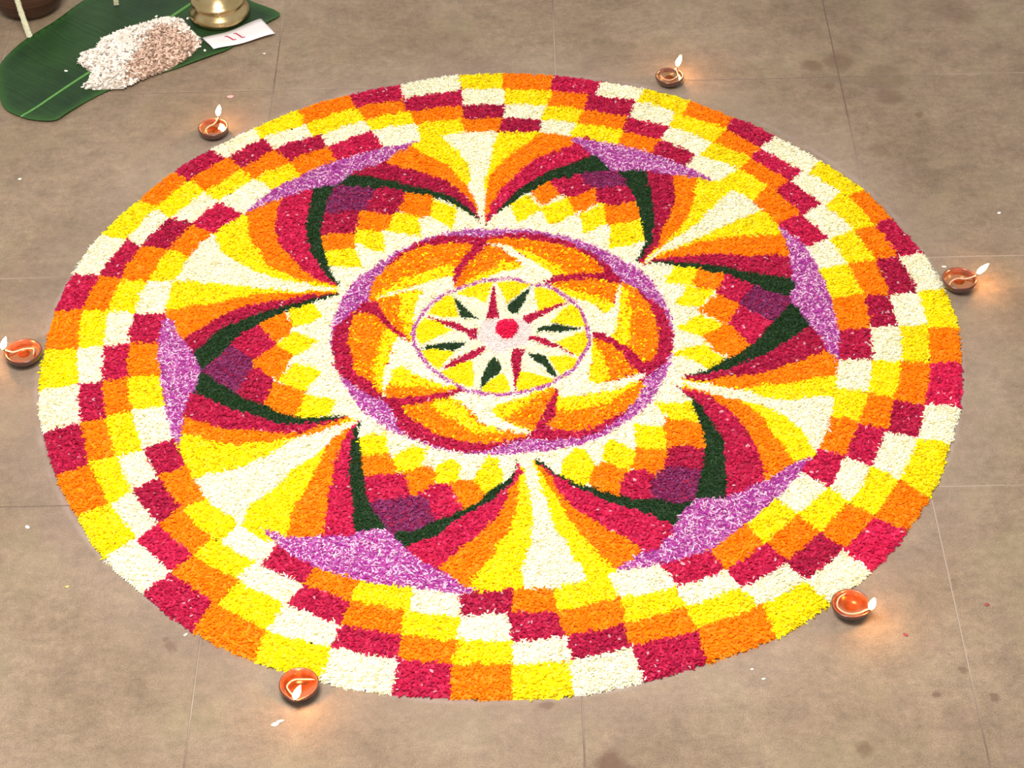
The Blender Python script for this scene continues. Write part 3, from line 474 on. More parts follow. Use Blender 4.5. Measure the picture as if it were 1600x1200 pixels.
bladeW W -5 407 23 411 57 414 89 412 118 398 147 379 176 363 205 356 235 354 263 345 289 324 314 296 336 270 357 249 375 229 391 205 406 175 417 142 427 107 436 73 442 38 445 3 446 -34 445 -71 440 -107 430 -141 417 -173 401 -206 383 -239 363 -273 341 -302 320 -323 297 -339 272 -356 244 -374 214 -392 182 -408 145 -420 106 -429 70 -435 38 -437 9 -437 -18 -435 -42 -434 -62 -432 -84 -428 -110 -422 -136 -413 -162 -400 -187 -383 -211 -361 -234 -341 -254 -324 -272 -308 -290 -289 -309 -263 -328 -234 -346 -204 -363 -176 -379 -147 -392 -119 -403 -90 -411 -61 -416 -33 -419 -7 -420 18 -417 43 -410 72 -400 101 -390 129 -379 153 -369 175 -356 197 -340 220 -322 244 -304 265 -285 284 -266 301 -246 316 -227 328 -208 338 -187 349 -162 361 -135 374 -111 385 -92 394 -75 401 -58 405 -42 407 -26 407
bladeC O -488 224 -487 245 -481 276 -472 315 -458 354 -437 377 -415 399 -398 428 -378 458 -347 486 -313 509 -280 523 -247 530 -216 532 -181 530 -129 533 -89 526 -100 492 -125 452 -140 421 -151 392 -153 359 -160 333 -189 329 -224 329 -257 316 -289 299 -319 285 -353 269 -396 251 -437 234 -463 219 -479 210 -487 212
bladeC Y -160 400 -188 404 -225 396 -257 383 -289 366 -320 350 -354 329 -398 294 -438 260 -462 238 -471 226 -462 228 -437 237 -397 252 -353 269 -319 284 -289 299 -257 316 -224 329 -188 329 -160 333 -152 367
bladeW W -164 333 -190 338 -224 329 -256 316 -289 299 -319 284 -353 269 -397 253 -437 237 -461 226 -467 219 -445 224 -412 233 -383 245 -352 256 -315 264 -288 260 -294 231 -309 189 -316 144 -320 93 -323 22 -318 -20 -296 39 -266 123 -233 173 -202 210 -177 229 -160 247 -156 293
bladeL Y -462 216 -441 224 -412 233 -383 245 -352 256 -315 264 -288 260 -294 231 -309 189 -316 144 -320 93 -319 35 -319 -13 -322 -29 -331 -25 -350 -10 -373 14 -396 44 -417 79 -434 120 -448 157 -455 180 -458 196 -464 207
bladeL O -458 216 -416 235 -373 238 -367 204 -372 160 -375 127 -375 96 -365 67 -353 38 -338 4 -331 -19 -348 -10 -373 14 -396 44 -417 79 -434 118 -448 157 -460 190
bladeC O -545 136 -521 153 -494 146 -475 135 -460 119 -449 104 -438 86 -423 64 -407 41 -388 22 -373 8 -369 5 -373 -3 -384 -33 -397 -70 -403 -103 -407 -137 -416 -166 -422 -202 -419 -270 -419 -321 -436 -297 -458 -254 -477 -233 -495 -217 -514 -206 -529 -191 -536 -159 -540 -118 -548 -68 -556 -25 -557 -27 -556 -21 -554 57
bladeC Y -441 57 -438 49 -432 31 -434 3 -439 -31 -444 -72 -449 -110 -456 -133 -461 -152 -459 -175 -455 -201 -449 -234 -441 -267 -429 -302 -419 -315 -420 -266 -422 -202 -416 -167 -407 -137 -403 -103 -397 -70 -382 -35 -373 -3 -386 20 -407 36 -427 51
bladeW W -373 -3 -349 -9 -327 -30 -317 -52 -309 -80 -296 -114 -280 -149 -259 -175 -238 -199 -221 -221 -201 -242 -166 -268 -140 -287 -152 -288 -181 -279 -222 -258 -262 -234 -286 -216 -304 -202 -321 -187 -337 -176 -354 -171 -370 -169 -382 -168 -390 -174 -392 -191 -393 -216 -400 -250 -408 -286 -412 -321 -415 -339 -419 -314 -423 -274 -424 -238 -422 -202 -416 -169 -407 -137 -403 -103 -397 -70 -387 -31
bladeL Y -390 -180 -382 -168 -370 -169 -352 -173 -333 -182 -318 -197 -303 -214 -285 -227 -262 -240 -233 -256 -201 -272 -160 -283 -132 -293 -147 -301 -181 -308 -220 -316 -262 -322 -292 -327 -322 -331 -369 -337 -407 -333 -410 -303 -400 -263 -396 -218
bladeL O -401 -257 -375 -263 -343 -277 -313 -276 -282 -274 -253 -281 -221 -289 -172 -293 -140 -298 -169 -308 -221 -318 -271 -329 -322 -337 -371 -341 -407 -333 -413 -294
bladeC O -351 -368 -327 -355 -286 -347 -232 -339 -179 -340 -147 -360 -122 -390 -98 -426 -74 -462 -45 -489 -10 -511 49 -530 95 -544 87 -553 54 -560 10 -571 -43 -578 -100 -571 -155 -556 -199 -536 -236 -513 -267 -489 -293 -464 -316 -440 -334 -416 -350 -390
bladeC Y -241 -358 -207 -346 -169 -344 -148 -364 -132 -392 -118 -419 -101 -445 -75 -471 -45 -493 -5 -511 18 -524 -14 -532 -62 -532 -93 -517 -121 -496 -151 -472 -181 -447 -212 -423 -237 -399 -247 -376
bladeW W -171 -340 -154 -316 -122 -301 -91 -308 -56 -322 -15 -332 26 -337 64 -329 101 -317 147 -302 176 -296 150 -322 108 -353 78 -366 50 -374 19 -384 -8 -395 -25 -405 -28 -418 -9 -440 24 -467 67 -499 103 -528 110 -542 95 -544 50 -532 -2 -512 -41 -489 -74 -462 -95 -426 -114 -390 -148 -363
bladeL Y 200 -303 207 -312 203 -333 189 -377 171 -427 153 -471 136 -506 125 -521 111 -522 83 -512 47 -491 4 -457 -29 -423 -23 -404 1 -389 35 -374 75 -357 109 -337 142 -319 175 -307
bladeL O 200 -309 206 -325 198 -357 182 -402 162 -449 147 -491 128 -517 97 -511 64 -491 27 -473 8 -454 34 -440 73 -422 98 -389 124 -354 165 -324
bladeC O 208 -349 230 -350 260 -358 288 -355 321 -349 361 -340 402 -329 436 -312 465 -296 492 -285 511 -281 518 -291 517 -311 510 -335 497 -362 480 -394 457 -424 427 -450 394 -473 363 -493 333 -510 302 -523 272 -530 242 -531 213 -527 184 -517 166 -503 173 -485 187 -464 195 -443 201 -419 202 -381
bladeC Y 206 -349 229 -350 260 -358 288 -355 321 -349 361 -340 402 -329 436 -312 465 -296 491 -284 507 -281 503 -293 484 -315 444 -345 400 -376 369 -394 338 -407 297 -417 257 -421 225 -419 204 -407 198 -377
bladeW W 203 -267 221 -250 244 -239 266 -222 287 -199 305 -166 319 -128 328 -80 334 -36 339 -4 343 14 348 13 352 -6 352 -48 349 -98 346 -144 341 -189 328 -239 324 -278 349 -289 385 -287 414 -279 447 -266 496 -250 534 -240 529 -254 507 -275 488 -286 465 -296 436 -313 402 -329 361 -340 321 -349 288 -355 260 -358 229 -359 206 -349 198 -309
bladeL O 352 -43 363 -34 378 -38 397 -51 417 -71 437 -94 456 -122 470 -156 484 -190 504 -218 514 -239 496 -249 468 -255 439 -266 405 -276 360 -284 324 -278 325 -238 337 -189 343 -152 349 -117 350 -76
bladeL Y 352 -43 360 -42 368 -69 376 -102 384 -143 393 -184 400 -222 407 -252 402 -273 362 -284 324 -278 325 -243 337 -189 344 -109
bladeC O 475 262 485 266 500 255 519 231 539 200 555 169 568 134 580 97 588 57 593 12 594 -31 594 -69 589 -103 578 -136 564 -163 551 -181 538 -186 526 -169 512 -143 492 -117 470 -92 442 -76 422 -53 430 -2 445 53 452 89 458 120 462 155 466 191 469 232
bladeC Y 479 256 488 238 497 202 499 163 500 118 500 73 498 23 491 -47 478 -97 448 -78 423 -36 427 -7 440 26 449 73 458 120 462 158 466 191 472 231
bladeW W 193 273 221 243 263 201 284 181 304 166 335 152 366 138 382 119 394 104 406 98 419 103 434 129 448 166 456 215 462 256 470 272 475 262 471 214 464 152 455 104 446 57 435 3 423 -36 408 -29 392 -9 372 -3 354 -1 344 -11 337 -13 336 19 332 63 320 106 303 147 285 175 263 201 221 245
bladeL O 206 275 240 285 288 291 330 295 374 294 424 288 463 273 465 241 454 205 445 171 434 141 422 117 410 103 403 113 395 130 384 140 366 150 336 164 304 179 282 200 263 220 246 235 230 248 211 262
bladeL Y 222 261 247 255 285 239 315 222 348 203 398 183 439 160 436 129 419 103 407 97 394 104 382 124 366 147 336 164 304 179 282 197 263 217 236 243
bladeC O -50 534 -34 546 -6 556 18 558 38 557 45 556 57 553 97 549 145 542 188 527 231 510 277 491 317 471 341 451 359 428 381 400 399 372 411 349 410 332 388 329 354 331 315 329 276 325 247 316 224 314 210 331 191 362 146 412 99 462 74 488 56 505 36 515 13 521 -24 527
bladeC Y 13 521 29 517 56 508 78 495 99 482 120 476 143 466 173 441 206 409 249 368 277 332 254 315 220 314 205 334 191 362 167 387 141 412 119 437 99 462 78 483 56 501 29 514
bladeW W -32 519 -15 522 13 521 35 514 56 501 78 481 99 458 119 435 141 412 167 387 191 362 211 337 220 314 205 298 180 287 159 279 137 279 119 291 95 307 53 323 9 331 -17 316 -44 294 -99 272 -138 259 -116 276 -74 302 -38 326 -9 345 0 354 10 358 50 361 88 367 98 385 93 408 77 432 55 457 34 480 12 500 -16 512
bladeL O -164 280 -159 313 -147 352 -133 383 -116 411 -97 438 -77 463 -57 492 -37 513 -15 511 7 500 23 486 37 471 45 465 55 457 76 434 93 408 98 387 88 371 50 363 10 358 0 354 -9 345 -38 325 -74 302 -109 280 -138 266 -156 266
bladeL Y 11 418 53 413 93 401 100 386 88 371 50 363 10 358 0 354 -9 345 -38 325 -74 302 -112 280 -138 269 -128 284 -104 310 -79 336 -52 361 -23 378 1 392 4 408
bladeR R 172 284 224 317 289 331 354 331 414 328 463 283 467 269 374 297 309 293 245 287 193 273
bladeR R 354 -1 387 -17 427 -50 465 -95 496 -133 533 -192 534 -234 506 -230 476 -187 448 -118 409 -74 357 -34
bladeR R 197 -299 209 -326 204 -384 192 -435 175 -475 170 -514 109 -540 135 -473 161 -417 174 -377 192 -337
bladeR R -415 -333 -342 -333 -282 -327 -201 -307 -120 -292 -120 -306 -160 -327 -213 -344 -281 -359 -350 -374 -389 -398
bladeR R -500 205 -458 212 -444 163 -409 94 -374 36 -331 -13 -331 -28 -373 5 -407 38 -438 83 -460 122 -494 143 -545 136
bladeR R -85 536 -32 516 -77 460 -112 407 -140 355 -156 299 -162 270 -169 313 -158 379 -134 442 -103 492
star L -5 316 17 318 42 321 67 319 90 309 112 294 134 281 157 276 180 274 202 268 222 251 241 230 258 210 274 193 288 178 301 160 312 136 321 110 329 84 335 58 340 31 343 3 344 -25 342 -54 339 -82 331 -108 321 -133 309 -158 295 -184 279 -210 262 -232 246 -248 228 -261 209 -274 187 -288 164 -302 139 -314 111 -323 81 -330 53 -335 28 -337 5 -336 -15 -335 -33 -334 -50 -333 -67 -330 -86 -325 -106 -318 -126 -308 -146 -295 -165 -278 -182 -262 -197 -249 -211 -237 -225 -222 -240 -202 -255 -180 -269 -157 -282 -135 -294 -113 -305 -91 -313 -69 -319 -46 -323 -25 -325 -5 -326 15 -324 35 -319 57 -311 79 -302 100 -295 119 -286 136 -276 153 -264 171 -251 189 -236 206 -222 220 -207 233 -191 245 -177 254 -162 262 -146 270 -127 280 -106 290 -87 299 -72 305 -59 311 -46 314 -34 316 -21 316
star W -5 301 16 303 40 306 64 304 85 294 107 279 128 268 149 263 171 261 192 255 211 239 229 219 245 200 260 184 274 169 286 152 296 130 305 105 312 80 318 55 323 29 326 3 326 -24 325 -51 322 -78 315 -102 305 -126 293 -150 280 -175 265 -199 249 -221 233 -236 217 -248 198 -260 178 -274 156 -287 132 -299 105 -307 77 -314 50 -319 26 -320 5 -320 -15 -318 -32 -318 -47 -316 -64 -313 -82 -309 -102 -302 -120 -293 -139 -280 -157 -264 -173 -249 -188 -237 -201 -225 -214 -211 -229 -192 -243 -171 -256 -149 -269 -128 -280 -107 -290 -86 -298 -65 -303 -44 -307 -23 -310 -4 -310 14 -308 33 -303 54 -296 76 -288 96 -280 113 -272 130 -263 146 -251 163 -239 180 -225 196 -211 210 -197 222 -182 233 -169 242 -155 250 -139 257 -121 267 -101 276 -83 284 -69 291 -57 296 -44 299 -32 301 -21 300
star Y -1 292 66 299 127 276 77 214 36 169
star Y 145 262 210 238 261 178 234 153 154 123 145 191
star Y 278 157 310 109 328 23 268 39 199 55 232 106
star Y 323 4 333 -55 318 -105 295 -142 258 -102 212 -62 265 -26
star Y 180 -130 227 -132 290 -148 275 -197 223 -241 199 -188
star Y 80 -207 139 -228 201 -262 145 -296 65 -317 63 -274
star Y 12 -222 28 -254 44 -316 -11 -323 -65 -314 -57 -287 -22 -246
star Y -98 -142 -94 -218 -95 -291 -158 -264 -213 -206 -183 -182 -136 -153
star Y -288 -83 -222 -80 -162 -95 -196 -144 -221 -187 -264 -135
star Y -275 104 -218 69 -166 20 -222 -9 -282 -51 -304 -12 -305 46
star Y -188 227 -166 212 -144 98 -209 101 -266 123 -236 182
star Y -157 232 -86 283 -14 296 -29 233 -43 179 -95 209
star R -8 306 -5 198 0 117 9 91 -44 81 -34 152 -20 232
star G 132 269 121 219 89 146 75 114 57 108 38 129 41 169 90 220
star R 278 167 215 127 161 90 117 53 87 74 127 111 194 141 256 165
star G 328 17 254 1 197 0 137 0 168 37 212 48 268 33
star R 290 -142 270 -131 229 -88 186 -80 114 -38 119 -9 153 -27 208 -62 258 -108
star G 214 -256 189 -237 161 -186 132 -153 104 -111 142 -116 175 -136 199 -200
star R 58 -320 53 -255 46 -187 44 -117 57 -90 100 -95 81 -144 80 -207 66 -256
star G -72 -308 -65 -238 -42 -164 -16 -118 0 -153 10 -185 3 -222 -31 -245 -57 -287
star R -215 -187 -187 -157 -144 -121 -97 -92 -54 -68 -46 -88 -89 -130 -149 -165
star G -290 -77 -265 -52 -209 -45 -118 -40 -127 -65 -166 -92 -222 -80
star R -271 114 -222 88 -157 66 -114 31 -75 32 -80 -29 -101 -25 -114 5 -179 41 -235 76
star G -168 219 -135 177 -113 143 -87 102 -61 82 -140 91 -148 138
hub H -61 74 -4 85 83 87 129 39 124 -6 105 -69 57 -86 -12 -115 -54 -62 -80 -22
hub B 75 19 71 0 62 -16 48 -26 32 -30 16 -25 2 -13 -7 3 -9 23 -6 42 3 58 17 69 34 72 50 67 63 55 72 39
"""
# ------------------------------------------------------------------ stone tile floor
STAINS = [(.754,.860,.035,.5),(.735,.866,.02,.35),(.697,.846,.022,.5),(.722,.763,.014,.5),(.848,.795,.045,.35),(.844,.724,.03,.4),(.795,.535,.022,.35),(.064,-.858,.010,.75),(.155,-.975,.024,.75),(.175,-.99,.016,.6),(.541,-.965,.013,.55),
 (.669,-.864,.009,.6),(.755,-.869,.008,.6),(-.538,-.717,.011,.65),(-.548,-.70,.006,.6),(1.043,1.033,.05,.35),(.894,.657,.01,.5),(.717,-.82,.007,.5),(.487,-.654,.006,.5)]
q = N('worn_stone_tile'); P = q.pos()
n1 = q.noise(P, 3.2, 6, .62); n2 = q.noise(P, 22, 7, .68); n3 = q.noise(P, 420, 3, .7)
inf = q.n('ShaderNodeObjectInfo').outputs['Random']
c = q.ramp(n1, [(.30, (.188, .130, .082)), (.48, (.250, .176, .116)), (.68, (.305, .222, .152))])
c = q.mix(.55, c, q.ramp(n2, [(.25, (.55,)), (.5, (1,)), (.75, (1.4,))]), 'MULTIPLY')
c = q.mix(.8, c, q.ramp(n3, [(.3, (.60,)), (.7, (1.36,))]), 'MULTIPLY')
c = q.mix(q.math('MULTIPLY', q.ramp(q.noise(P, 14, 5, .7), [(.52, (0,)), (.66, (1,))]), .35), c, (.25, .165, .125))
mp = q.n('ShaderNodeMapping'); mp.inputs['Scale'].default_value = (4.0, 14, 1); mp.inputs['Rotation'].default_value = (0, 0, .25); q.l(P, mp.inputs[0])
c = q.mix(.22, c, q.ramp(q.noise(mp.outputs[0], 3.5, 6, .7), [(.35, (.72,)), (.6, (1.12,))]), 'MULTIPLY')
c = q.mix(.5, c, q.ramp(q.noise(P, 75, 5, .7), [(.3, (.66,)), (.68, (1.26,))]), 'MULTIPLY')
tv = q.math('ADD', q.math('MULTIPLY', inf, .10), .95)
tc = q.n('ShaderNodeCombineColor'); [q.l(tv, tc.inputs[i]) for i in range(3)]
c = q.mix(1.0, c, tc.outputs[0], 'MULTIPLY')
# greenish patina
c = q.mix(q.math('MULTIPLY', q.ramp(q.noise(P, 6.5, 4, .6), [(.5, (0,)), (.7, (1,))]), .36), c, (.238, .196, .098))
# stains of their own shape
wob = q.n('ShaderNodeTexNoise', i_Scale=38., i_Detail=4.); q.l(P, wob.inputs['Vector'])
wv = q.n('ShaderNodeVectorMath', operation='MULTIPLY_ADD'); q.l(wob.outputs['Color'], wv.inputs[0]); wv.inputs[1].default_value = (.03, .03, 0); wv.inputs[2].default_value = (-.015, -.015, 0)
pv = q.n('ShaderNodeVectorMath', operation='ADD'); q.l(P, pv.inputs[0]); q.l(wv.outputs[0], pv.inputs[1])
tot = None
for x, y, r, a in STAINS:
    d = q.n('ShaderNodeVectorMath', operation='DISTANCE'); q.l(pv.outputs[0], d.inputs[0]); d.inputs[1].default_value = (x, y, 0)
    mr = q.n('ShaderNodeMapRange', interpolation_type='SMOOTHSTEP'); q.l(d.outputs['Value'], mr.inputs[0])
    for i, v in ((1, r*.55), (2, r*1.35), (3, a), (4, 0)): mr.inputs[i].default_value = v
    tot = mr.outputs[0] if tot is None else q.math('MAXIMUM', tot, mr.outputs[0])
c = q.mix(tot, c, (.115, .058, .034))
# chalk and powder rubbed into the stone round the flower carpet
ln = q.n('ShaderNodeVectorMath', operation='LENGTH'); sx = q.n('ShaderNodeSeparateXYZ'); q.l(P, sx.inputs[0]); cb = q.n('ShaderNodeCombineXYZ'); q.l(sx.outputs[0], cb.inputs[0]); q.l(sx.outputs[1], cb.inputs[1]); q.l(cb.outputs[0], ln.inputs[0])
dr = q.math('ABSOLUTE', q.math('SUBTRACT', ln.outputs['Value'], .852))
ch = q.n('ShaderNodeMapRange', interpolation_type='SMOOTHSTEP'); q.l(dr, ch.inputs[0])
for i, v in ((1, .001), (2, .009), (3, .30), (4, 0)): ch.inputs[i].default_value = v
cf = q.math('MULTIPLY', ch.outputs[0], q.ramp(q.noise(P, 5, 4, .6), [(.42, (0,)), (.62, (1,))]))
c = q.mix(cf, c, (.50, .40, .42))
hz = q.n('ShaderNodeMapRange', interpolation_type='SMOOTHSTEP'); q.l(dr, hz.inputs[0])
for i, v in ((1, 0.), (2, .14), (3, .22), (4, 0)): hz.inputs[i].default_value = v
c = q.mix(hz.outputs[0], c, (.32, .235, .20))
q.base(c); q.set(Roughness=.62); q.b.inputs['Specular IOR Level'].default_value = .35
q.bump(q.math('ADD', n2, q.math('MULTIPLY', n3, .6)), .3, .0014)
TILE = q.m
q = N('pale_joint_mortar'); P = q.pos(); q.base(q.ramp(q.noise(P, 1.7, 3), [(.42, (.15, .10, .075)), (.55, (.36, .28, .22))])); q.set(Roughness=.9)
GROUT = q.m

T = .61; YAW = -0.01267
g0 = (-.5408 + .0584, 3.6166 - 2.8060)     # a tile corner, in the grid's own axes
cs, sn = math.cos(YAW), math.sin(YAW)
def grid(i, j): a, b = g0[0]+i*T, g0[1]+j*T; return (cs*a - sn*b, sn*a + cs*b)
bm = bmesh.new(); bmesh.ops.create_cube(bm, size=1)
bm2 = bmesh.new(); bmesh.ops.create_cube(bm2, size=1)
for v in bm2.verts: v.co = Vector((v.co.x*9*T, v.co.y*9*T, v.co.z*.04 - .0210))
me = bpy.data.meshes.new('floor'); bm2.to_mesh(me); floor = link('floor', me, GROUT); floor['kind'] = 'structure'
floor.rotation_euler = (0, 0, YAW); xx = grid(1.5, -.5); floor.location = (xx[0], xx[1], 0)
s = T - .0020; ch_ = .0010
v = []
for z, o_ in ((-.02, 0), (-ch_, 0), (0, ch_)):
    h = s/2 - o_; v += [(-h, -h, z), (h, -h, z), (h, h, z), (-h, h, z)]
f = [(8, 9, 10, 11)] + [(a+i, a+(i+1) % 4, a+4+(i+1) % 4, a+4+i) for a in (0, 4) for i in range(4)]
tm = mesh('floor_tile', v, f, False); tm.materials.append(TILE)
for i in range(-3, 6):
    for j in range(-5, 4):
        x, y = grid(i+.5, j+.5); o = bpy.data.objects.new('floor_tile', tm); C.objects.link(o)
        o.parent = floor; o.matrix_parent_inverse = Matrix.Identity(4)
        p = Vector((x-floor.location.x, y-floor.location.y, 0)); p.rotate(Matrix.Rotation(-YAW, 3, 'Z'))
        o.location = (p.x, p.y, random.uniform(-.0003, 0)); o.rotation_euler = (random.uniform(-.0004, .0004), random.uniform(-.0004, .0004), 0)

# ------------------------------------------------------------------ flower carpet
def petal_mat():
    q = N('fresh_petal'); a = q.n('ShaderNodeVertexColor', layer_name='Col'); q.base(a.outputs['Color']); q.set(Roughness=.6)
    q.b.inputs['Specular IOR Level'].default_value = .12
    tr = q.n('ShaderNodeBsdfTranslucent'); q.l(a.outputs['Color'], tr.inputs[0]); mx = q.n('ShaderNodeMixShader', i_0=.30)
    q.l(q.b.outputs[0], mx.inputs[1]); q.l(tr.outputs[0], mx.inputs[2]); q.l(mx.outputs[0], q.t.nodes['Material Output'].inputs[0]); return q.m
PETAL = petal_mat()
q = N('petal_bed'); a = q.n('ShaderNodeVertexColor', layer_name='Col'); q.set(Roughness=.9); q.base(q.mix(.6, a.outputs['Color'], q.ramp(q.noise(q.obj(), 300, 3), [(.35, (.7,)), (.65, (1.,))]), 'MULTIPLY')); BED = q.m

polys = []
for ln_ in PATCHES.strip().split('\n'):
    k, cl, *r = ln_.split(); polys.append((k, cl, np.array(list(map(int, r)), float).reshape(-1, 2)/2000))
G = .0015; HALF = .885; NG = int(2*HALF/G)
LAB = np.full((NG, NG), -1, np.int32)
def raster(P, idx):
    i0 = np.maximum(((P.min(0)+HALF)/G).astype(int)-1, 0); i1 = np.minimum(((P.max(0)+HALF)/G).astype(int)+2, NG)
    if (i1 <= i0).any(): return
    yy, xx = np.mgrid[i0[1]:i1[1], i0[0]:i1[0]]; px = (xx+.5)*G-HALF; py = (yy+.5)*G-HALF
    ins = np.zeros(px.shape, bool)
    for a, b in zip(P, np.roll(P, -1, 0)):
        if a[1] == b[1]: continue
        ins ^= ((a[1] > py) != (b[1] > py)) & (px < (b[0]-a[0])*(py-a[1])/(b[1]-a[1])+a[0])
    LAB[i0[1]:i1[1], i0[0]:i1[0]][ins] = idx
for i, (k, cl, P) in enumerate(polys): raster(P, i)
# what lies outside the chequered rings is floor
rr = np.concatenate([P for k, c_, P in polys if k == 'ring1'])
th = np.arctan2(rr[:, 1], rr[:, 0]); ra = np.hypot(rr[:, 0], rr[:, 1]); k_ = ra > .815; o_ = np.argsort(th[k_]); TH, RA = th[k_][o_], ra[k_][o_]
def rim(t): return np.interp(t, np.r_[TH-2*PI, TH, TH+2*PI], np.r_[RA, RA, RA])
yy, xx = np.mgrid[0:NG, 0:NG]; px = (xx+.5)*G-HALF; py = (yy+.5)*G-HALF
LAB[np.hypot(px, py) > rim(np.arctan2(py, px)) + .001] = -1
RAD = np.hypot(px, py)
isb = np.array([k == 'base' for k, _, _ in polys] + [False])
for _ in range(26):
    gap = isb[LAB] & (RAD > .43)
    if not gap.any(): break
    for ax_, sh_ in ((0, 1), (0, -1), (1, 1), (1, -1)):
        s0 = np.roll(LAB, sh_, ax_); g = gap & ~isb[s0] & (s0 >= 0); LAB[g] = s0[g]; gap &= ~g
def label(x, y):
    i = np.clip(((x+HALF)/G).astype(int), 0, NG-1); j = np.clip(((y+HALF)/G).astype(int), 0, NG-1); return LAB[j, i]
# smooth random relief
def relief(cell, seed):
    r = np.random.default_rng(seed); n = int(2*HALF/cell)+3; g = r.uniform(-1, 1, (n, n))
    def f(x, y):
        u = (x+HALF)/cell; w_ = (y+HALF)/cell; i = np.clip(u.astype(int), 0, n-2); j = np.clip(w_.astype(int), 0, n-2); u = u-i; w_ = w_-j
        u = u*u*(3-2*u); w_ = w_*w_*(3-2*w_)
        return (g[j, i]*(1-u)+g[j, i+1]*u)*(1-w_)+(g[j+1, i]*(1-u)+g[j+1, i+1]*u)*w_
    return f
f1, f2, f3 = relief(.05, 1), relief(.014, 2), relief(.006, 3)
BC = polys[-1][2].mean(0)
def height(x, y):
    r = np.hypot(x, y); d = rim(np.arctan2(y, x)) - r
    e = np.clip(d/.010, 0, 1); e = np.sqrt(e)
    h = (.0062 + .0012*f1(x, y) + .0016*f2(x, y) + .0010*f3(x, y))*e + .0004
    db = np.hypot(x-BC[0], y-BC[1]); return h + .011*np.sqrt(np.clip(1-(db/.024)**2, 0, 1))
# colour recipes: list of (share, rgb low, rgb high); petal length, width (mm), spread, curl, density per cm2
REC = {
 'Y': ([(.76, (.94, .74, .0), (.99, .84, .001)), (.18, (.97, .84, .01), (1, .93, .06)), (.07, (.55, .34, .004), (.84, .58, .004))], 7.5, 3.6, .30, 8),
 'O': ([(.78, (.95, .205, .0), (.99, .275, .0)), (.17, (.98, .29, .0), (1, .38, .004)), (.05, (.75, .16, .001), (.84, .21, .002))], 7.5, 3.6, .30, 8),
 'R': ([(.64, (.46, .007, .052), (.58, .014, .076)), (.14, (.32, .006, .05), (.40, .010, .06)), (.205, (.64, .016, .075), (.80, .04, .13)), (.015, (.70, .30, .36), (.8, .45, .5))], 7.0, 4.4, .24, 7.5),
 'W': ([(.80, (.93, .88, .62), (.98, .95, .76)), (.12, (.96, .96, .9), (.98, .98, .95)), (.08, (.60, .52, .25), (.80, .72, .42))], 8.5, 2.6, .22, 10),
 'G': ([(.85, (.008, .036, .007), (.020, .062, .014)), (.15, (.035, .09, .03), (.05, .12, .04))], 4.5, 2.1, .45, 13),
 'L': ([(.52, (.42, .03, .30), (.56, .09, .42)), (.38, (.80, .42, .66), (.95, .72, .84)), (.12, (.36, .02, .30), (.46, .04, .40))], 8.0, 2.4, .28, 9.5),
 'V': ([(.50, (.20, .012, .08), (.27, .02, .11)), (.35, (.27, .035, .15), (.33, .06, .20)), (.15, (.36, .014, .06), (.42, .02, .08))], 6.0, 3.2, .28, 8.5),
 'H': ([(.8, (.80, .68, .64), (.88, .78, .74)), (.2, (.78, .60, .60), (.88, .74, .74))], 4.5, 2.2, .28, 13),
 'B': ([(.8, (.82, .006, .075), (.92, .014, .11)), (.2, (.66, .005, .055), (.75, .01, .075))], 6.0, 4.5, .25, 14),
}
KEYS = 'YORWGLVHB'
pts = []
dmax = 18.0
n = int(4*HALF*HALF*1e4*dmax)
x = rng.uniform(-HALF, HALF, n); y = rng.uniform(-HALF, HALF, n)
jx, jy = rng.normal(0, .0016, n), rng.normal(0, .0016, n)
lab0 = label(x, y)
blade = np.array([k in ('bladeC', 'bladeL') for k, _, _ in polys] + [False])
big = blade[lab0] & (rng.uniform(size=n) < .6)
jx = np.where(big, jx*3.2, jx); jy = np.where(big, jy*3.2, jy)
fine = np.array([k in ('star', 'hub') for k, _, _ in polys] + [False])[lab0]
w1_, w2_, w3_, w4_ = relief(.011, 5), relief(.011, 6), relief(.03, 7), relief(.03, 8)
wx_ = .0016*w1_(x, y) + .0020*w3_(x, y); wy_ = .0016*w2_(x, y) + .0020*w4_(x, y)
jx = np.where(fine, jx*.35, jx+wx_); jy = np.where(fine, jy*.35, jy+wy_)
lab = label(x+jx, y+jy)
colk = np.array([KEYS.index(c_) for _, c_, _ in polys]); blk = np.array([k.startswith('blade') for k, _, _ in polys])
bad = big & (lab >= 0) & (~blk[lab] | ~np.isin(colk[lab], [0, 1])); lab = np.where(bad, lab0, lab)
ok = (lab >= 0) & (np.hypot(x, y) < rim(np.arctan2(y, x)) + .003)
x, y, lab = x[ok], y[ok], lab[ok]; kc = colk[lab]
fk = np.array([k in ('star', 'hub') for k, _, _ in polys])
dens = np.array([REC[k][4] for k in KEYS])/dmax
ok = rng.uniform(size=len(x)) < dens[kc]*np.where(fk[lab], 1.7, 1); x, y, lab, kc = x[ok], y[ok], lab[ok], kc[ok]; n = len(x)
o_ = np.argsort(lab, kind='stable'); x, y, lab, kc = x[o_], y[o_], lab[o_], kc[o_]
L = np.array([REC[k][1] for k in KEYS])[kc]*1e-3*rng.uniform(.65, 1.25, n)
Wd = np.array([REC[k][2] for k in KEYS])[kc]*1e-3*rng.uniform(.7, 1.25, n)
szf = np.where(fk[lab], .68, 1.0); L = L*szf; Wd = Wd*szf
sp = np.array([REC[k][3] for k in KEYS])[kc]
col = np.zeros((n, 3))
tone = rng.normal(1, .02, len(polys))              # every patch comes from its own basket
for ki, k in enumerate(KEYS):
    msk = kc == ki; nn = msk.sum(); u = rng.uniform(size=nn); cc = np.zeros((nn, 3)); lo = 0
    for sh, a, b in REC[k][0]:
        s_ = (u >= lo) & (u < lo+sh+1e-9); lo += sh; t = rng.uniform(size=(s_.sum(), 1)); cc[s_] = np.array(a)*(1-t)+np.array(b)*t
    col[msk] = cc
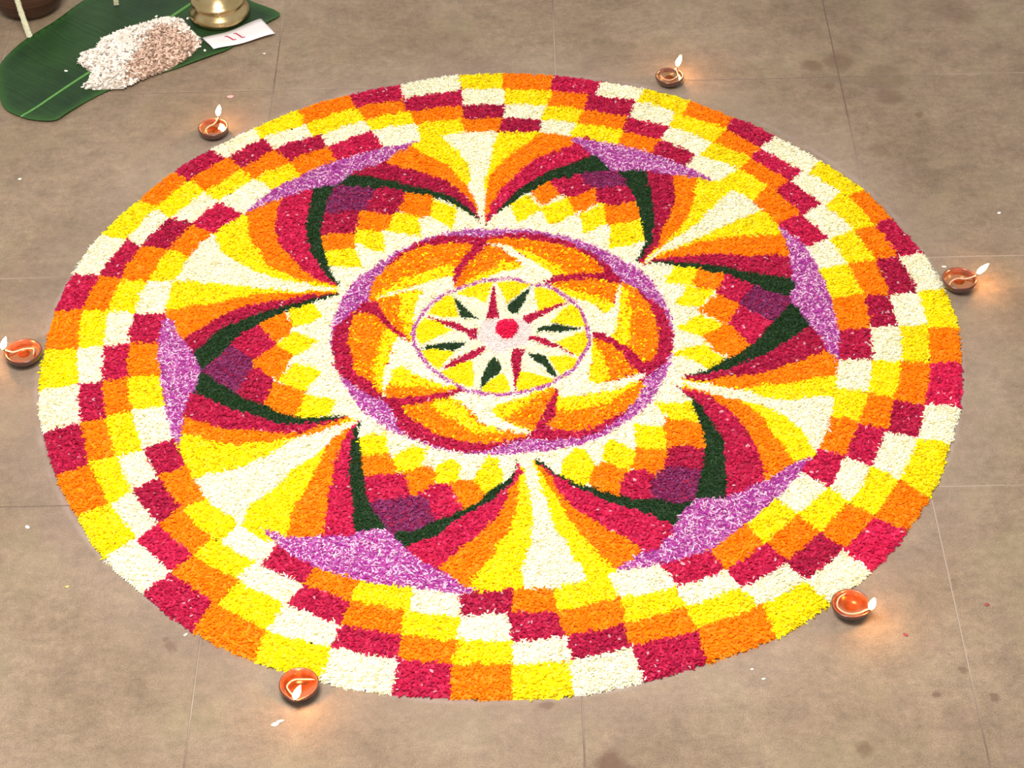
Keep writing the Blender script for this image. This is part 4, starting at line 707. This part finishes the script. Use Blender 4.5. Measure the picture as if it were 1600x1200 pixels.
# the swirls of the medallion are sprinkled with each other's colour
bc_ = np.array([k.startswith('blade') for k, _, _ in polys])[lab]
for ka, kb, p_ in ((1, 0, .11), (0, 1, .08)):
    s2 = bc_ & (kc == ka) & (rng.uniform(size=n) < p_); t = rng.uniform(size=(s2.sum(), 1)); r_ = REC[KEYS[kb]][0][0]; col[s2] = np.array(r_[1])*(1-t)+np.array(r_[2])*t
redt = np.ones(len(polys)); 
for i, (k, c_, P) in enumerate(polys):
    if c_ == 'R':
        m_ = P.mean(0); redt[i] = rng.choice([.86, .94, 1.0, 1.08, 1.16])
        if k in ('bladeR', 'star', 'med'): redt[i] = .92
        if k == 'ring1' and m_[0] > .5 and m_[1] < .1: redt[i] = 1.35
tn = np.where(kc == 2, redt[lab], tone[lab]); col *= tn[:, None]
ang = rng.uniform(0, 2*PI, n); tilt = rng.normal(0, 1, n)*sp; roll = rng.normal(0, 1, n)*sp*1.1
d = np.stack([np.cos(ang)*np.cos(tilt), np.sin(ang)*np.cos(tilt), np.sin(tilt)], 1)
s_ = np.stack([-np.sin(ang), np.cos(ang), np.zeros(n)], 1); nv = np.cross(d, s_)
sd = s_*np.cos(roll)[:, None] + nv*np.sin(roll)[:, None]; nv = np.cross(d, sd)
z = height(x, y) + rng.uniform(.0004, .0036, n)
ctr = np.stack([x, y, z], 1); curl = rng.uniform(-.1, .38, n)*L
def row(t, wf, cz): return [ctr + d*(L*t)[:, None] - nv*(cz*curl)[:, None]*-1 + sd*(Wd*wf)[:, None] for wf in (-wf, wf)]
V = np.stack(row(-.5, .30, -1) + row(0.05, .5, .0) + row(.5, .22, -1), 1)          # n,6,3
V[..., 2] = np.maximum(V[..., 2], .0006)
Q0 = np.array([[0, 1, 3, 2], [2, 3, 5, 4]])
cv = np.repeat(col[:, None, :], 6, 1)*np.array([.92, .92, 1, 1, 1.03, 1.03])[None, :, None]
# bed grid (4 mm) under the petals
B = .004; nb = int(2*HALF/B)
gy, gx = np.mgrid[0:nb, 0:nb]; bx = (gx+.5)*B-HALF; by = (gy+.5)*B-HALF; bl = label(bx.ravel(), by.ravel()).reshape(nb, nb)
vx = np.arange(nb+1)*B-HALF; VX, VY = np.meshgrid(vx, vx)
VZ = height(VX, VY)*.86; VZ = np.where(np.hypot(VX, VY) > rim(np.arctan2(VY, VX))-.001, .0002, VZ)
bed = bl.ravel(); bo = np.argsort(bed, kind='stable'); bs = bed[bo]

carpet = thing('flower_carpet', 'large round flower carpet of yellow, orange, crimson and cream petals on the stone floor', 'flower carpet')
CN = dict(Y='yellow', O='orange', R='crimson', W='cream', G='green', L='violet', V='plum', H='blush', B='red')
KN = dict(ring1='petal_block', ring2='petal_block', ring3='petal_block', ring4='petal_block', base='petal_bed', wedge='petal_fan', band='petal_band', diamond='petal_diamond', cap='petal_crescent', med='petal_ring', bladeC='petal_swirl', bladeL='petal_swirl', bladeW='petal_swirl', bladeR='petal_arc', star='star_patch', hub='star_hub')
SPECIAL = {'B': 'raised red petal button at the centre of the star', 'H': 'blush white petal hub around the red button'}
E0 = np.searchsorted(lab, np.arange(len(polys)+1)); B0 = np.searchsorted(bs, np.arange(len(polys)+1))
ref = {'Y': (.93, .70, .003), 'O': (.88, .25, .001), 'R': (.42, .008, .05), 'W': (.88, .84, .62), 'G': (.008, .03, .008), 'L': (.42, .12, .36), 'V': (.16, .012, .07), 'H': (.7, .6, .58), 'B': (.6, .006, .05)}
for i, (k, c_, P) in enumerate(polys):
    cells = bo[B0[i]:B0[i+1]]; a, b = E0[i], E0[i+1]
    if len(cells) == 0 and b-a < 4: continue
    cyy, cxx = cells//nb, cells % nb
    q4 = np.stack([cyy*(nb+1)+cxx, cyy*(nb+1)+cxx+1, (cyy+1)*(nb+1)+cxx+1, (cyy+1)*(nb+1)+cxx], 1)
    name = CN[c_]+'_'+KN[k]
    pv_ = V[a:b].reshape(-1, 3); pq = (np.arange(b-a)[:, None, None]*6 + Q0[None]).reshape(-1, 4); pc = cv[a:b].reshape(-1, 3)
    if len(cells):
        u, inv = np.unique(q4, return_inverse=True)
        bv = np.stack([VX.ravel()[u], VY.ravel()[u], VZ.ravel()[u]], 1)
        bc = np.tile(np.array(ref[c_])*(redt[i] if c_ == 'R' else 1), (len(u), 1))
        po = link(name, npmesh(name, bv, inv.reshape(-1, 4), bc, True), BED, carpet)
        if b > a:
            pe = link('petals', npmesh('petals', pv_, pq, pc, True), PETAL, po); pe['kind'] = 'stuff'
    else:
        po = link(name, npmesh(name, pv_, pq, pc, True), PETAL, carpet)
    if c_ in SPECIAL: po['label'] = SPECIAL[c_]

# ------------------------------------------------------------------ banana leaf
LEAF = [(-1.0768,0.8722),(-1.0816,0.9358),(-1.0627,0.9944),(-1.0159,1.0629),(-0.9557,1.1479),(-0.9059,1.2144),(-0.8285,1.3112),(-0.7205,1.4323),(-0.6065,1.3402),(-0.6136,1.2437),(-0.5566,1.173),(-0.4766,1.1103),(-0.5054,1.0651),(-0.5709,0.9822),(-0.6107,0.9495),(-0.6975,0.9001),(-0.79,0.8518),(-0.8538,0.8076),(-0.9037,0.7494),(-0.9273,0.723),(-0.9657,0.725),(-1.0049,0.7409),(-1.0495,0.7805)]
RIB = [(-1.0044,0.7404),(-0.8732,0.9068),(-0.6993,1.1382),(-0.6250,1.2450)]
q = N('banana_leaf_green'); O = q.obj()
ax = q.n('ShaderNodeVectorMath', operation='DOT_PRODUCT'); q.l(O, ax.inputs[0]); ax.inputs[1].default_value = (.605, .796, 0)
wob = q.noise(O, 5, 2); st = q.math('ADD', q.math('MULTIPLY', ax.outputs['Value'], 1.0), q.math('MULTIPLY', wob, .05))
w1 = q.n('ShaderNodeCombineXYZ'); q.l(st, w1.inputs[0]); veins = q.noise(w1.outputs[0], 170, 3, .7)
c = q.ramp(q.noise(O, 7, 4), [(.3, (.009, .030, .009)), (.7, (.022, .062, .016))])
c = q.mix(.6, c, q.ramp(veins, [(.35, (.6,)), (.62, (1.5,))]), 'MULTIPLY')
ed = q.n('ShaderNodeVertexColor', layer_name='Col'); se = q.n('ShaderNodeSeparateColor'); q.l(ed.outputs[0], se.inputs[0])
c = q.mix(se.outputs[0], c, (.035, .12, .02)); q.base(c); q.set(Roughness=.5); q.b.inputs['Specular IOR Level'].default_value = .3; q.bump(veins, .4, .0015)
LEAFM = q.m
LP = np.array(LEAF)
def inside(P, x, y):
    ins = np.zeros(np.shape(x), bool)
    for a, b in zip(P, np.roll(P, -1, 0)):
        if a[1] != b[1]: ins ^= ((a[1] > y) != (b[1] > y)) & (x < (b[0]-a[0])*(y-a[1])/(b[1]-a[1])+a[0])
    return ins
def edge_d(P, x, y):
    dm = np.full(np.shape(x), 9.)
    for a, b in zip(P, np.roll(P, -1, 0)):
        e = b-a; t = np.clip(((x-a[0])*e[0]+(y-a[1])*e[1])/(e@e), 0, 1); dm = np.minimum(dm, np.hypot(x-a[0]-t*e[0], y-a[1]-t*e[1]))
    return dm
def smooth_poly(P, n=4):
    P = [Vector((p[0], p[1], 0)) for p in P]; Q = P[-2:]+P+P[:2]
    r = cat(Q, n); return np.array([(v.x, v.y) for v in r[2*n:-2*n-n-1]] + [])
LS = np.array([(v.x, v.y) for v in cat([(p[0], p[1], 0) for p in LEAF+LEAF[:1]], 4)][:-1])
def leaf_z(x, y):
    s = (x*.605+y*.796); t = (-x*.796+y*.605)
    d = edge_d(LS, x, y)
    return .0035 + .004*np.clip(1-d/.05, 0, 1)**2*(.55+.45*np.sin(s*38)) + .0012*np.sin(s*23+t*9)*np.clip(d/.03, 0, 1)
# grid of the blade, clipped to the outline by snapping the border vertices
bm = bmesh.new()
pv2 = [bm.verts.new((p[0], p[1], 0)) for p in LS]; bm.faces.new(pv2)
for k in range(70):
    pl = -1.15+k*.012
    bmesh.ops.bisect_plane(bm, geom=bm.verts[:]+bm.edges[:]+bm.faces[:], plane_co=(pl, 0, 0), plane_no=(1, 0, 0))
for k in range(64):
    pl = .70+k*.012
    bmesh.ops.bisect_plane(bm, geom=bm.verts[:]+bm.edges[:]+bm.faces[:], plane_co=(0, pl, 0), plane_no=(0, 1, 0))
xy = np.array([(v.co.x, v.co.y) for v in bm.verts]); zz = leaf_z(xy[:, 0], xy[:, 1]); dd = edge_d(LS, xy[:, 0], xy[:, 1])
for v, z_ in zip(bm.verts, zz): v.co.z = z_
for f_ in bm.faces: f_.smooth = True
me = bpy.data.meshes.new('blade'); bm.to_mesh(me); bm.free()
a = me.color_attributes.new('Col', 'FLOAT_COLOR', 'POINT'); e_ = np.clip(1-dd/.022, 0, 1)**1.5*.6
a.data.foreach_set('color', np.c_[e_, e_, e_, np.ones(len(e_))].astype(np.float32).ravel())
leaf = thing('banana_leaf', 'large dark green banana leaf lying on the floor under the brass lamp and rice', 'leaf')
bl_ = link('blade', me, LEAFM, leaf); so = bl_.modifiers.new('thick', 'SOLIDIFY'); so.thickness = .0008; so.offset = -1
rp = cat([(x_, y_, .0055) for x_, y_ in RIB], 10); rp = [Vector((p.x, p.y, float(leaf_z(np.array(p.x), np.array(p.y)))+.0006)) for p in rp]
rb = link('midrib', tube(rp, lambda t: .0024+.002*t, 8, 'midrib'), plain('midrib_green', (.10, .27, .06), .45, 0, .2), leaf); rb['label'] = 'pale green midrib'

# ------------------------------------------------------------------ flattened rice heaped on the leaf
HEAP = np.array([(-0.9121,0.9379),(-0.9057,0.9748),(-0.8759,0.9857),(-0.8707,1.0232),(-0.814,1.0635),(-0.7592,1.0888),(-0.7245,1.1025),(-0.6944,1.0904),(-0.6683,1.0425),(-0.6425,1.0105),(-0.6481,0.9781),(-0.6723,0.9346),(-0.7039,0.8995),(-0.7559,0.8635),(-0.8006,0.83),(-0.8561,0.8306),(-0.8905,0.8396),(-0.8744,0.8651),(-0.8746,0.8991)])
BROWN = np.array([(-0.7541,1.0464),(-0.7116,1.0517),(-0.6717,1.0239),(-0.6438,0.9995),(-0.6496,0.9697),(-0.6735,0.9239),(-0.707,0.8938),(-0.751,0.8623),(-0.7955,0.8503),(-0.7942,0.8986),(-0.7775,0.937),(-0.7695,0.9914)])
q = N('rice_flake'); a = q.n('ShaderNodeVertexColor', layer_name='Col'); q.base(a.outputs[0]); q.set(Roughness=.7); RICE = q.m
def flakes(x, y, z, l, wd, col, tilt=.5):
    n = len(x); ang = rng.uniform(0, 2*PI, n); tl = rng.normal(0, tilt, n); rl = rng.normal(0, tilt, n)
    d = np.stack([np.cos(ang)*np.cos(tl), np.sin(ang)*np.cos(tl), np.sin(tl)], 1); s = np.stack([-np.sin(ang), np.cos(ang), 0*ang], 1); nv = np.cross(d, s)
    s = s*np.cos(rl)[:, None]+nv*np.sin(rl)[:, None]; nv = np.cross(d, s); c = np.stack([x, y, z], 1)
    r = []
    for t, w_ in ((-.5, .18), (-.25, .5), (.2, .5), (.5, .2)):
        for sg, up in ((-1, 0), (0, 1), (1, 0)):
            r.append(c+d*(l*t)[:, None]+s*(wd*w_*sg)[:, None]+nv*(wd*.16*up)[:, None])
    V = np.stack(r, 1); Q = []
    for i in range(3):
        for j in range(2): Q.append([i*3+j, i*3+j+1, i*3+j+4, i*3+j+3])
    return V.reshape(-1, 3), (np.arange(n)[:, None, None]*12+np.array(Q)[None]).reshape(-1, 4), np.repeat(col, 12, 0)
def hz_(x, y): d = edge_d(HEAP, x, y); return np.where(inside(HEAP, x, y), .024*(1-np.exp(-d/.028)), 0)
def heap(name, lbl, sel, cols, n, l, wd):
    x = rng.uniform(-.93, -.62, n*3); y = rng.uniform(.8, 1.13, n*3); dj = rng.normal(0, .008, n*3)
    k = inside(HEAP, x, y) & sel(x+dj, y+dj); x, y = x[k][:n], y[k][:n]; m_ = len(x)
    z = leaf_z(x, y)+hz_(x, y)+rng.uniform(.0008, .0035, m_)
    u = rng.uniform(size=(m_, 1)); c = np.array(cols[0])*(1-u)+np.array(cols[1])*u
    V1, Q1, C1 = flakes(x, y, z, l*rng.uniform(.7, 1.3, m_), wd*rng.uniform(.7, 1.3, m_), c)
    B = .005; gx, gy = np.meshgrid(np.arange(-.93, -.62, B), np.arange(.8, 1.13, B)); mx, my = gx+B/2, gy+B/2
    kk = inside(HEAP, mx, my) & sel(mx, my); kk[-1, :] = False; kk[:, -1] = False; j, i = np.nonzero(kk); W_ = gx.shape[1]
    q4 = np.stack([j*W_+i, j*W_+i+1, (j+1)*W_+i+1, (j+1)*W_+i], 1); u_, inv = np.unique(q4, return_inverse=True)
    bx, by = gx.ravel()[u_], gy.ravel()[u_]; bv = np.stack([bx, by, leaf_z(bx, by)+hz_(bx, by)+.0003], 1)
    V = np.r_[V1, bv]; Q = np.r_[Q1, inv.reshape(-1, 4)+len(V1)]; CC = np.r_[C1, np.tile(np.array(cols[0])*.55, (len(bv), 1))]
    o = link(name, npmesh(name, V, Q, CC, True), RICE); o['kind'] = 'stuff'; return tag(o, lbl, 'rice')
inb = lambda x, y: inside(BROWN, x, y)
heap('white_rice_flakes', 'heap of white flattened rice on the banana leaf', lambda x, y: ~inb(x, y), ((.80, .68, .58), (.93, .87, .79)), 2300, .0100, .0052)
heap('brown_rice_flakes', 'pinkish brown flattened rice beside the white flakes on the banana leaf', inb, ((.46, .29, .20), (.82, .58, .46)), 1900, .0092, .0042)
def grain(loc, name, lbl, mat, l=.009, wd=.004, cat_='petal', rot=None, group=None, hgt=.0012):
    v = []; f = []; n = 10
    for j, (s, z) in enumerate(((1, 0), (.95, .6), (.55, 1))):
        for i in range(n):
            a = 2*PI*i/n; p = .9+.1*math.cos(2*a+j); v.append((l/2*s*p*math.cos(a), wd/2*s*math.sin(a), z*hgt + (abs(math.cos(a))**2)*hgt*.4))
    for j in range(2):
        for i in range(n): f.append((j*n+i, j*n+(i+1) % n, (j+1)*n+(i+1) % n, (j+1)*n+i))
    f.append(tuple(range(2*n, 3*n))); f.append(tuple(range(n))[::-1])
    o = link(name, mesh(name, v, f), mat); o.location = loc; o.rotation_euler = (0, 0, random.uniform(0, PI) if rot is None else rot); return tag(o, lbl, cat_, group)
WP = plain('fallen_white_petal', (.88, .84, .76), .6, 0, .08); PP = plain('fallen_pink_petal', (.80, .38, .40), .6, 0, .1); YP = plain('fallen_yellow_petal', (.75, .62, .15), .6, 0, .1); RP = plain('fallen_red_petal', (.32, .05, .06), .6, 0, .1)
for p, t_ in zip([(-0.9317,0.9071),(-0.7559,1.1121),(-0.6838,1.1002),(-0.6332,0.9697)], ['single rice flake on the banana leaf left of the heap, by the midrib', 'single rice flake on the banana leaf above the heap', 'single rice flake between the heap and the brass lamp', 'single rice flake below the corner of the paper strip']):
    grain((p[0], p[1], float(leaf_z(np.array(p[0]), np.array(p[1])))+.0003), 'rice_flake', t_, WP, .0095, .006, 'rice flake')
for x_, y_, mt, l_, w_, t_, r_ in [(-.9749,.5283,WP,.009,.006,'small white petal on the floor between the banana leaf and the left lamp',.2),(-.81,-.4486,WP,.010,.0065,'white petal on the left floor below the joint line',2.5),(-.7234,-.5858,YP,.008,.004,'pale yellow fleck on the lower left floor',.3),
  (-.3602,-.8815,WP,.014,.0075,'larger white petal in front of the lower left oil lamp',.35),(-.3527,-.8757,WP,.013,.0045,'curled white petal just behind the larger one by the front lamp',.25),(-.5168,-.6965,WP,.009,.004,'white petal at the lower left rim of the carpet',.8),
  (-.5635,.7972,PP,.016,.010,'pink petal on the floor behind the top left oil lamp',.1),(.86,.1593,WP,.010,.005,'white petal on the floor just behind the right oil lamp',-.1),(.997,.3179,WP,.009,.006,'white fleck alone on the right floor behind the right lamp',.5),
  (.78,-.6861,RP,.008,.007,'dark red petal fleck on the lower right floor beside the cracked joint',.3),(.639,-.7431,RP,.009,.006,'dark red petal fleck in front of the lower right lamp',-.6),(.4029,-.8229,WP,.007,.004,'white fleck on the bottom floor, right of the two near the carpet rim',.2),(.3869,-.8031,WP,.006,.004,'tiny white fleck closest to the bottom carpet rim',.2),(-.5012,.9564,WP,.007,.004,'tiny white fleck on the floor below the paper strip',-.2)]:
    grain((x_, y_, .0002), 'fallen_petal', t_, mt, l_, w_, 'petal', r_)

# ------------------------------------------------------------------ paper strip with two red strokes
pc = [(-.6429,1.0156),(-.6132,.9686),(-.5687,.9787),(-.5221,1.0013),(-.4807,1.0218)]; pt = [(-.6429,1.0166),(-.600,1.0300),(-.5606,1.0548),(-.5396,1.0722),(-.5165,1.0855)]
lo = cat([(a_, b_, 0) for a_, b_ in [(-.6132,.9686),(-.5687,.9787),(-.5221,1.0013),(-.4807,1.0218)]], 6); hi = cat([(a_, b_, 0) for a_, b_ in [(-.6429,1.0156),(-.5955,1.0300),(-.5550,1.0580),(-.5165,1.0855)]], 6)
def pz(x, y, u): return .0085 + .0022*math.sin(u*PI*1.0) + .0012*math.sin(u*9)
v = []; f = []; nr = 5
for i, (a_, b_) in enumerate(zip(lo, hi)):
    for j in range(nr):
        p = a_.lerp(b_, j/(nr-1)); u = i/(len(lo)-1); v.append((p.x, p.y, pz(p.x, p.y, u)+.0010*math.sin(j*1.3)))
for i in range(len(lo)-1):
    for j in range(nr-1): f.append((i*nr+j, (i+1)*nr+j, (i+1)*nr+j+1, i*nr+j+1))
paper = thing('paper_strip', 'white paper strip with two red strokes tucked under the brass lamp', 'paper')
ps = link('strip', mesh('strip', v, f), plain('white_paper', (.80, .74, .74), .6, 0, .03, 60), paper); so = ps.modifiers.new('thick', 'SOLIDIFY'); so.thickness = .0003
RI = plain('red_ink', (.50, .02, .06), .6)
def paper_z(x, y):
    best = min(v, key=lambda p: (p[0]-x)**2+(p[1]-y)**2); return best[2]
for (x0_, y0_), (x1_, y1_) in (((-.5873,1.0145),(-.5715,.9975)), ((-.5685,1.0265),(-.5525,1.0065))):
    seg = [Vector((x0_-.005, y0_-.001, 0)), Vector((x0_, y0_, 0)), Vector((x0_*.5+x1_*.5, y0_*.5+y1_*.5, 0)), Vector((x1_, y1_, 0)), Vector((x1_+.006, y1_+.0022, 0))]
    vv = []; ff = []
    for i, p in enumerate(seg):
        t = (seg[min(i+1, 4)]-seg[max(i-1, 0)]).normalized(); s = Vector((-t.y, t.x, 0))*.0018
        for q_ in (p-s, p+s): vv.append((q_.x, q_.y, paper_z(q_.x, q_.y)+.0009))
    for i in range(4): ff.append((2*i, 2*i+2, 2*i+3, 2*i+1))
    link('red_stroke', mesh('red_stroke', vv, ff), RI, paper)

# ------------------------------------------------------------------ brass lamp
q = N('polished_brass'); q.set(Metallic=1., Roughness=.24); q.base(q.ramp(q.noise(q.obj(), 30, 4), [(.3, (.42, .30, .13)), (.7, (.60, .46, .24))])); q.bump(q.noise(q.obj(), 60, 3), .08, .001); BRASS = q.m
bl = thing('brass_lamp', 'tall brass oil lamp with a bell shaped foot standing on the banana leaf', 'oil lamp', (-.6109, 1.107, .006))
def part(name, prof, mat, parent, n=64): v, f = lathe(prof, n); return link(name, mesh(name, v, f), mat, parent)
part('foot_ring', [(0, .001), (.060, .0), (.066, .003), (.0685, .009), (.0680, .015), (.064, .022), (.0565, .029), (.0545, .034), (.056, .037), (0, .038)], BRASS, bl)
part('bell', [(.050, .036), (.0575, .038), (.0610, .040), (.0618, .043), (.0600, .0465), (.054, .051), (.0475, .058), (.041, .068), (.034, .080), (.027, .096), (.021, .112), (.017, .124), (.015, .130)], BRASS, bl)
part('stem', [(.015, .128), (.021, .133), (.022, .139), (.015, .145), (.011, .155), (.010, .18), (.014, .20), (.021, .21), (.014, .22), (.010, .235), (.010, .27), (.016, .285)], BRASS, bl)
part('oil_dish', [(.016, .283), (.03, .286), (.052, .294), (.060, .305), (.062, .307), (.060, .308), (.05, .298), (.03, .291), (.008, .289), (0, .289)], BRASS, bl)
part('finial', [(.006, .288), (.008, .30), (.005, .31), (.012, .322), (.008, .334), (0, .345)], BRASS, bl, 32)

# ------------------------------------------------------------------ dark pot with flower spikes
q = N('dark_bronze'); O = q.obj(); sz = q.n('ShaderNodeSeparateXYZ'); q.l(O, sz.inputs[0]); cz = q.n('ShaderNodeCombineXYZ'); q.l(sz.outputs[2], cz.inputs[2])
st = q.noise(cz.outputs[0], 160, 3); q.base(q.ramp(st, [(.35, (.045, .018, .012)), (.65, (.12, .055, .030))])); q.set(Roughness=.45, Metallic=.35); q.bump(st, .4, .002); POT = q.m
pot = thing('dark_pot', 'round dark brown metal pot standing behind the banana leaf', 'pot', (-1.0488, 1.1728, 0))
part('body', [(0, .0), (.046, .0), (.056, .003), (.074, .022), (.084, .045), (.087, .065), (.083, .088), (.072, .106), (.062, .116), (.060, .122), (.058, .116), (.068, .10), (.078, .08), (.08, .06), (.06, .02), (0, .008)], POT, pot)
part('rim', [(.058, .118), (.060, .124), (.070, .130), (.073, .133), (.072, .136), (.066, .135), (.057, .130), (.054, .122)], POT, pot)
q = N('cream_spike'); q.base(q.ramp(q.noise(q.obj(), 260, 3), [(.3, (.80, .76, .42)), (.6, (.96, .93, .76))])); q.set(Roughness=.6); SPK = q.m
def spike(lbl, P, r):
    t = thing('flower_spike', lbl, 'flower spike'); pts_ = cat(P, 16)
    link('stalk', tube(pts_, r*.35, 8, 'stalk'), SPK, t)
    vv = []; qq = []
    for i in range(0, len(pts_)*2):
        u = i/(len(pts_)*2-1)*(len(pts_)-1); k = min(int(u), len(pts_)-2); p = pts_[k].lerp(pts_[k+1], u-k); tn_ = (pts_[k+1]-pts_[k]).normalized()
        a = tn_.cross(Vector((0, 1, 0.3))).normalized(); b = a.cross(tn_)
        for h_ in range(7):
            g = h_*2*PI/7+i*.45; dr_ = a*math.cos(g)+b*math.sin(g); sd_ = tn_.cross(dr_)
            n0 = len(vv); L_ = r*random.uniform(.85, 1.1)
            vv += [p, p+dr_*L_*.6+sd_*r*.35, p+dr_*L_+tn_*r*.4, p+dr_*L_*.6-sd_*r*.35]; qq.append((n0, n0+1, n0+2, n0+3))
    o = link('buds', mesh('buds', vv, qq), SPK, t); o['kind'] = 'stuff'; return t
spike('cream flower spike hanging down over the side of the dark pot', [(-1.060, 1.175, .128), (-1.056, 1.108, .158), (-1.049, 1.063, .135), (-1.038, 1.040, .075), (-1.031, 1.0405, .012)], .0072)
spike('cream flower spike tip hanging over the upper edge of the banana leaf', [(-.865, 1.245, .10), (-.857, 1.20, .085), (-.852, 1.17, .045), (-.849, 1.150, .016)], .0068)

# ------------------------------------------------------------------ clay oil lamps
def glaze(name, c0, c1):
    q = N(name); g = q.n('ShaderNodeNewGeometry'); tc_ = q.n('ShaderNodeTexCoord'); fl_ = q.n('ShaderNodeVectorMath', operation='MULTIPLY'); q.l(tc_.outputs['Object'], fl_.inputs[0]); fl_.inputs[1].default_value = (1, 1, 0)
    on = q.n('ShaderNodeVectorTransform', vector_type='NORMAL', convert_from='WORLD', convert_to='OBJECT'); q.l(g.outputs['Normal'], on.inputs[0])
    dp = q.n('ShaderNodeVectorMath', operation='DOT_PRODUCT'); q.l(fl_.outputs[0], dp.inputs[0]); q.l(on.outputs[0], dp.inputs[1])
    out_ = q.math('GREATER_THAN', dp.outputs['Value'], .006)      # shade on the outside of the bowl, painted into its colour
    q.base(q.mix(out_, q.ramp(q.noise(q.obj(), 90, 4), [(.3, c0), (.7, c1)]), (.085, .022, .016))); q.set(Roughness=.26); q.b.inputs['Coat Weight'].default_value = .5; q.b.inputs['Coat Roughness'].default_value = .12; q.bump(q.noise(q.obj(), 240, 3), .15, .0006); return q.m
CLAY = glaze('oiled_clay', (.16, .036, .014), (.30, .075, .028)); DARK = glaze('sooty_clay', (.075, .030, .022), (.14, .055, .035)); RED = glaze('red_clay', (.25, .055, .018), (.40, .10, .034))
q = N('lamp_oil'); tr = q.n('ShaderNodeBsdfTransparent'); tr.inputs[0].default_value = (.95, .72, .45, 1); gl = q.n('ShaderNodeBsdfGlossy'); gl.inputs['Roughness'].default_value = .03; gl.inputs['Color'].default_value = (.85, .55, .30, 1); fr = q.n('ShaderNodeFresnel', i_IOR=1.47)
mx = q.n('ShaderNodeMixShader'); q.l(q.math('MULTIPLY', fr.outputs[0], .5), mx.inputs[0]); q.l(tr.outputs[0], mx.inputs[1]); q.l(gl.outputs[0], mx.inputs[2]); q.l(mx.outputs[0], q.t.nodes['Material Output'].inputs[0]); OIL = q.m
WICK = plain('cotton_wick', (.66, .42, .30), .7, 0, .12, 300); BURNT = plain('burnt_wick', (.02, .014, .01), .9)
q = N('flame'); e = q.n('ShaderNodeEmission'); 
O = q.n('ShaderNodeTexCoord').outputs['Generated']; sz = q.n('ShaderNodeSeparateXYZ'); q.l(O, sz.inputs[0])
q.l(q.ramp(sz.outputs[2], [(0, (1, .44, .12)), (.35, (1, .54, .19)), (1, (1, .44, .10))]), e.inputs[0]); e.inputs[1].default_value = 110; q.l(e.outputs[0], q.t.nodes['Material Output'].inputs[0]); FLAME = q.m
v, f = lathe([(0, .0015), (.011, .0), (.0150, .0008), (.0215, .0055), (.0275, .0120), (.0305, .0175), (.0310, .0205), (.0303, .0225), (.0288, .0230), (.0274, .0218), (.0262, .0180), (.0225, .0110), (.0150, .0060), (.006, .0045), (0, .0044)], 56)
def pinch(p):
    x, y, z = p; r = math.hypot(x, y); a = math.atan2(y, x); k = math.exp(-(a/.33)**2)*max(0, z-.008)/.015
    return (x*(1+.09*k), y*(1-.06*k), z - .0022*k*min(1, r/.028))
bowl_me = mesh('bowl', [pinch(p) for p in v], f)
v, f = lathe([(0, .0155), (.010, .0155), (.0245, .0155), (.0250, .0158)], 48); oil_me = mesh('oil', v, f)
def oil_lamp(loc, phi, lean, wk, lbl, mat, sc=1.0, fl=1.0):
    t = thing('oil_lamp', lbl, 'oil lamp', (loc[0], loc[1], .0005), phi, 'clay oil lamps around the flower carpet'); t.scale = (sc,)*3
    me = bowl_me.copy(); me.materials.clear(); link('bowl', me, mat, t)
    om = oil_me.copy(); om.materials.clear(); link('oil', om, OIL, t)
    path = cat([(a*.001, b*.001, c*.001) for a, b, c in wk] + [(.0275, 0, .0222), (.0315, .0002, .0238)], 6)
    wo = link('wick', tube(path, lambda u: .00130 if u > .05 else .0008, 8, 'wick'), WICK, t)
    tip = [Vector((.0312, .0002, .0237)), Vector((.0330, .0004, .0250)), Vector((.0338, .0006, .0272))]
    link('burnt_tip', tube(tip, .0014, 8, 'burnt_tip'), BURNT, wo)
    # teardrop flame leaning with the draught; lean is given in world x, y
    R_ = Matrix.Rotation(-phi, 3, 'Z'); ld = R_ @ Vector((lean[0], lean[1], 0)); H_ = .028*fl/sc
    prof = [(0, 0), (.0026, .002), (.0046, .0055), (.0056, .010), (.0054, .0145), (.0042, .019), (.0026, .0235), (.0010, .0265), (0, .028)]
    v, f = lathe([(r/sc, z/.028*H_) for r, z in prof], 20)
    v = [(x + .0338 + ld.x*(z/H_)**1.3, y + .0006 + ld.y*(z/H_)**1.3, z + .0262) for x, y, z in v]
    link('flame', mesh('flame', v, f), FLAME, t)
    return t
R = math.radians
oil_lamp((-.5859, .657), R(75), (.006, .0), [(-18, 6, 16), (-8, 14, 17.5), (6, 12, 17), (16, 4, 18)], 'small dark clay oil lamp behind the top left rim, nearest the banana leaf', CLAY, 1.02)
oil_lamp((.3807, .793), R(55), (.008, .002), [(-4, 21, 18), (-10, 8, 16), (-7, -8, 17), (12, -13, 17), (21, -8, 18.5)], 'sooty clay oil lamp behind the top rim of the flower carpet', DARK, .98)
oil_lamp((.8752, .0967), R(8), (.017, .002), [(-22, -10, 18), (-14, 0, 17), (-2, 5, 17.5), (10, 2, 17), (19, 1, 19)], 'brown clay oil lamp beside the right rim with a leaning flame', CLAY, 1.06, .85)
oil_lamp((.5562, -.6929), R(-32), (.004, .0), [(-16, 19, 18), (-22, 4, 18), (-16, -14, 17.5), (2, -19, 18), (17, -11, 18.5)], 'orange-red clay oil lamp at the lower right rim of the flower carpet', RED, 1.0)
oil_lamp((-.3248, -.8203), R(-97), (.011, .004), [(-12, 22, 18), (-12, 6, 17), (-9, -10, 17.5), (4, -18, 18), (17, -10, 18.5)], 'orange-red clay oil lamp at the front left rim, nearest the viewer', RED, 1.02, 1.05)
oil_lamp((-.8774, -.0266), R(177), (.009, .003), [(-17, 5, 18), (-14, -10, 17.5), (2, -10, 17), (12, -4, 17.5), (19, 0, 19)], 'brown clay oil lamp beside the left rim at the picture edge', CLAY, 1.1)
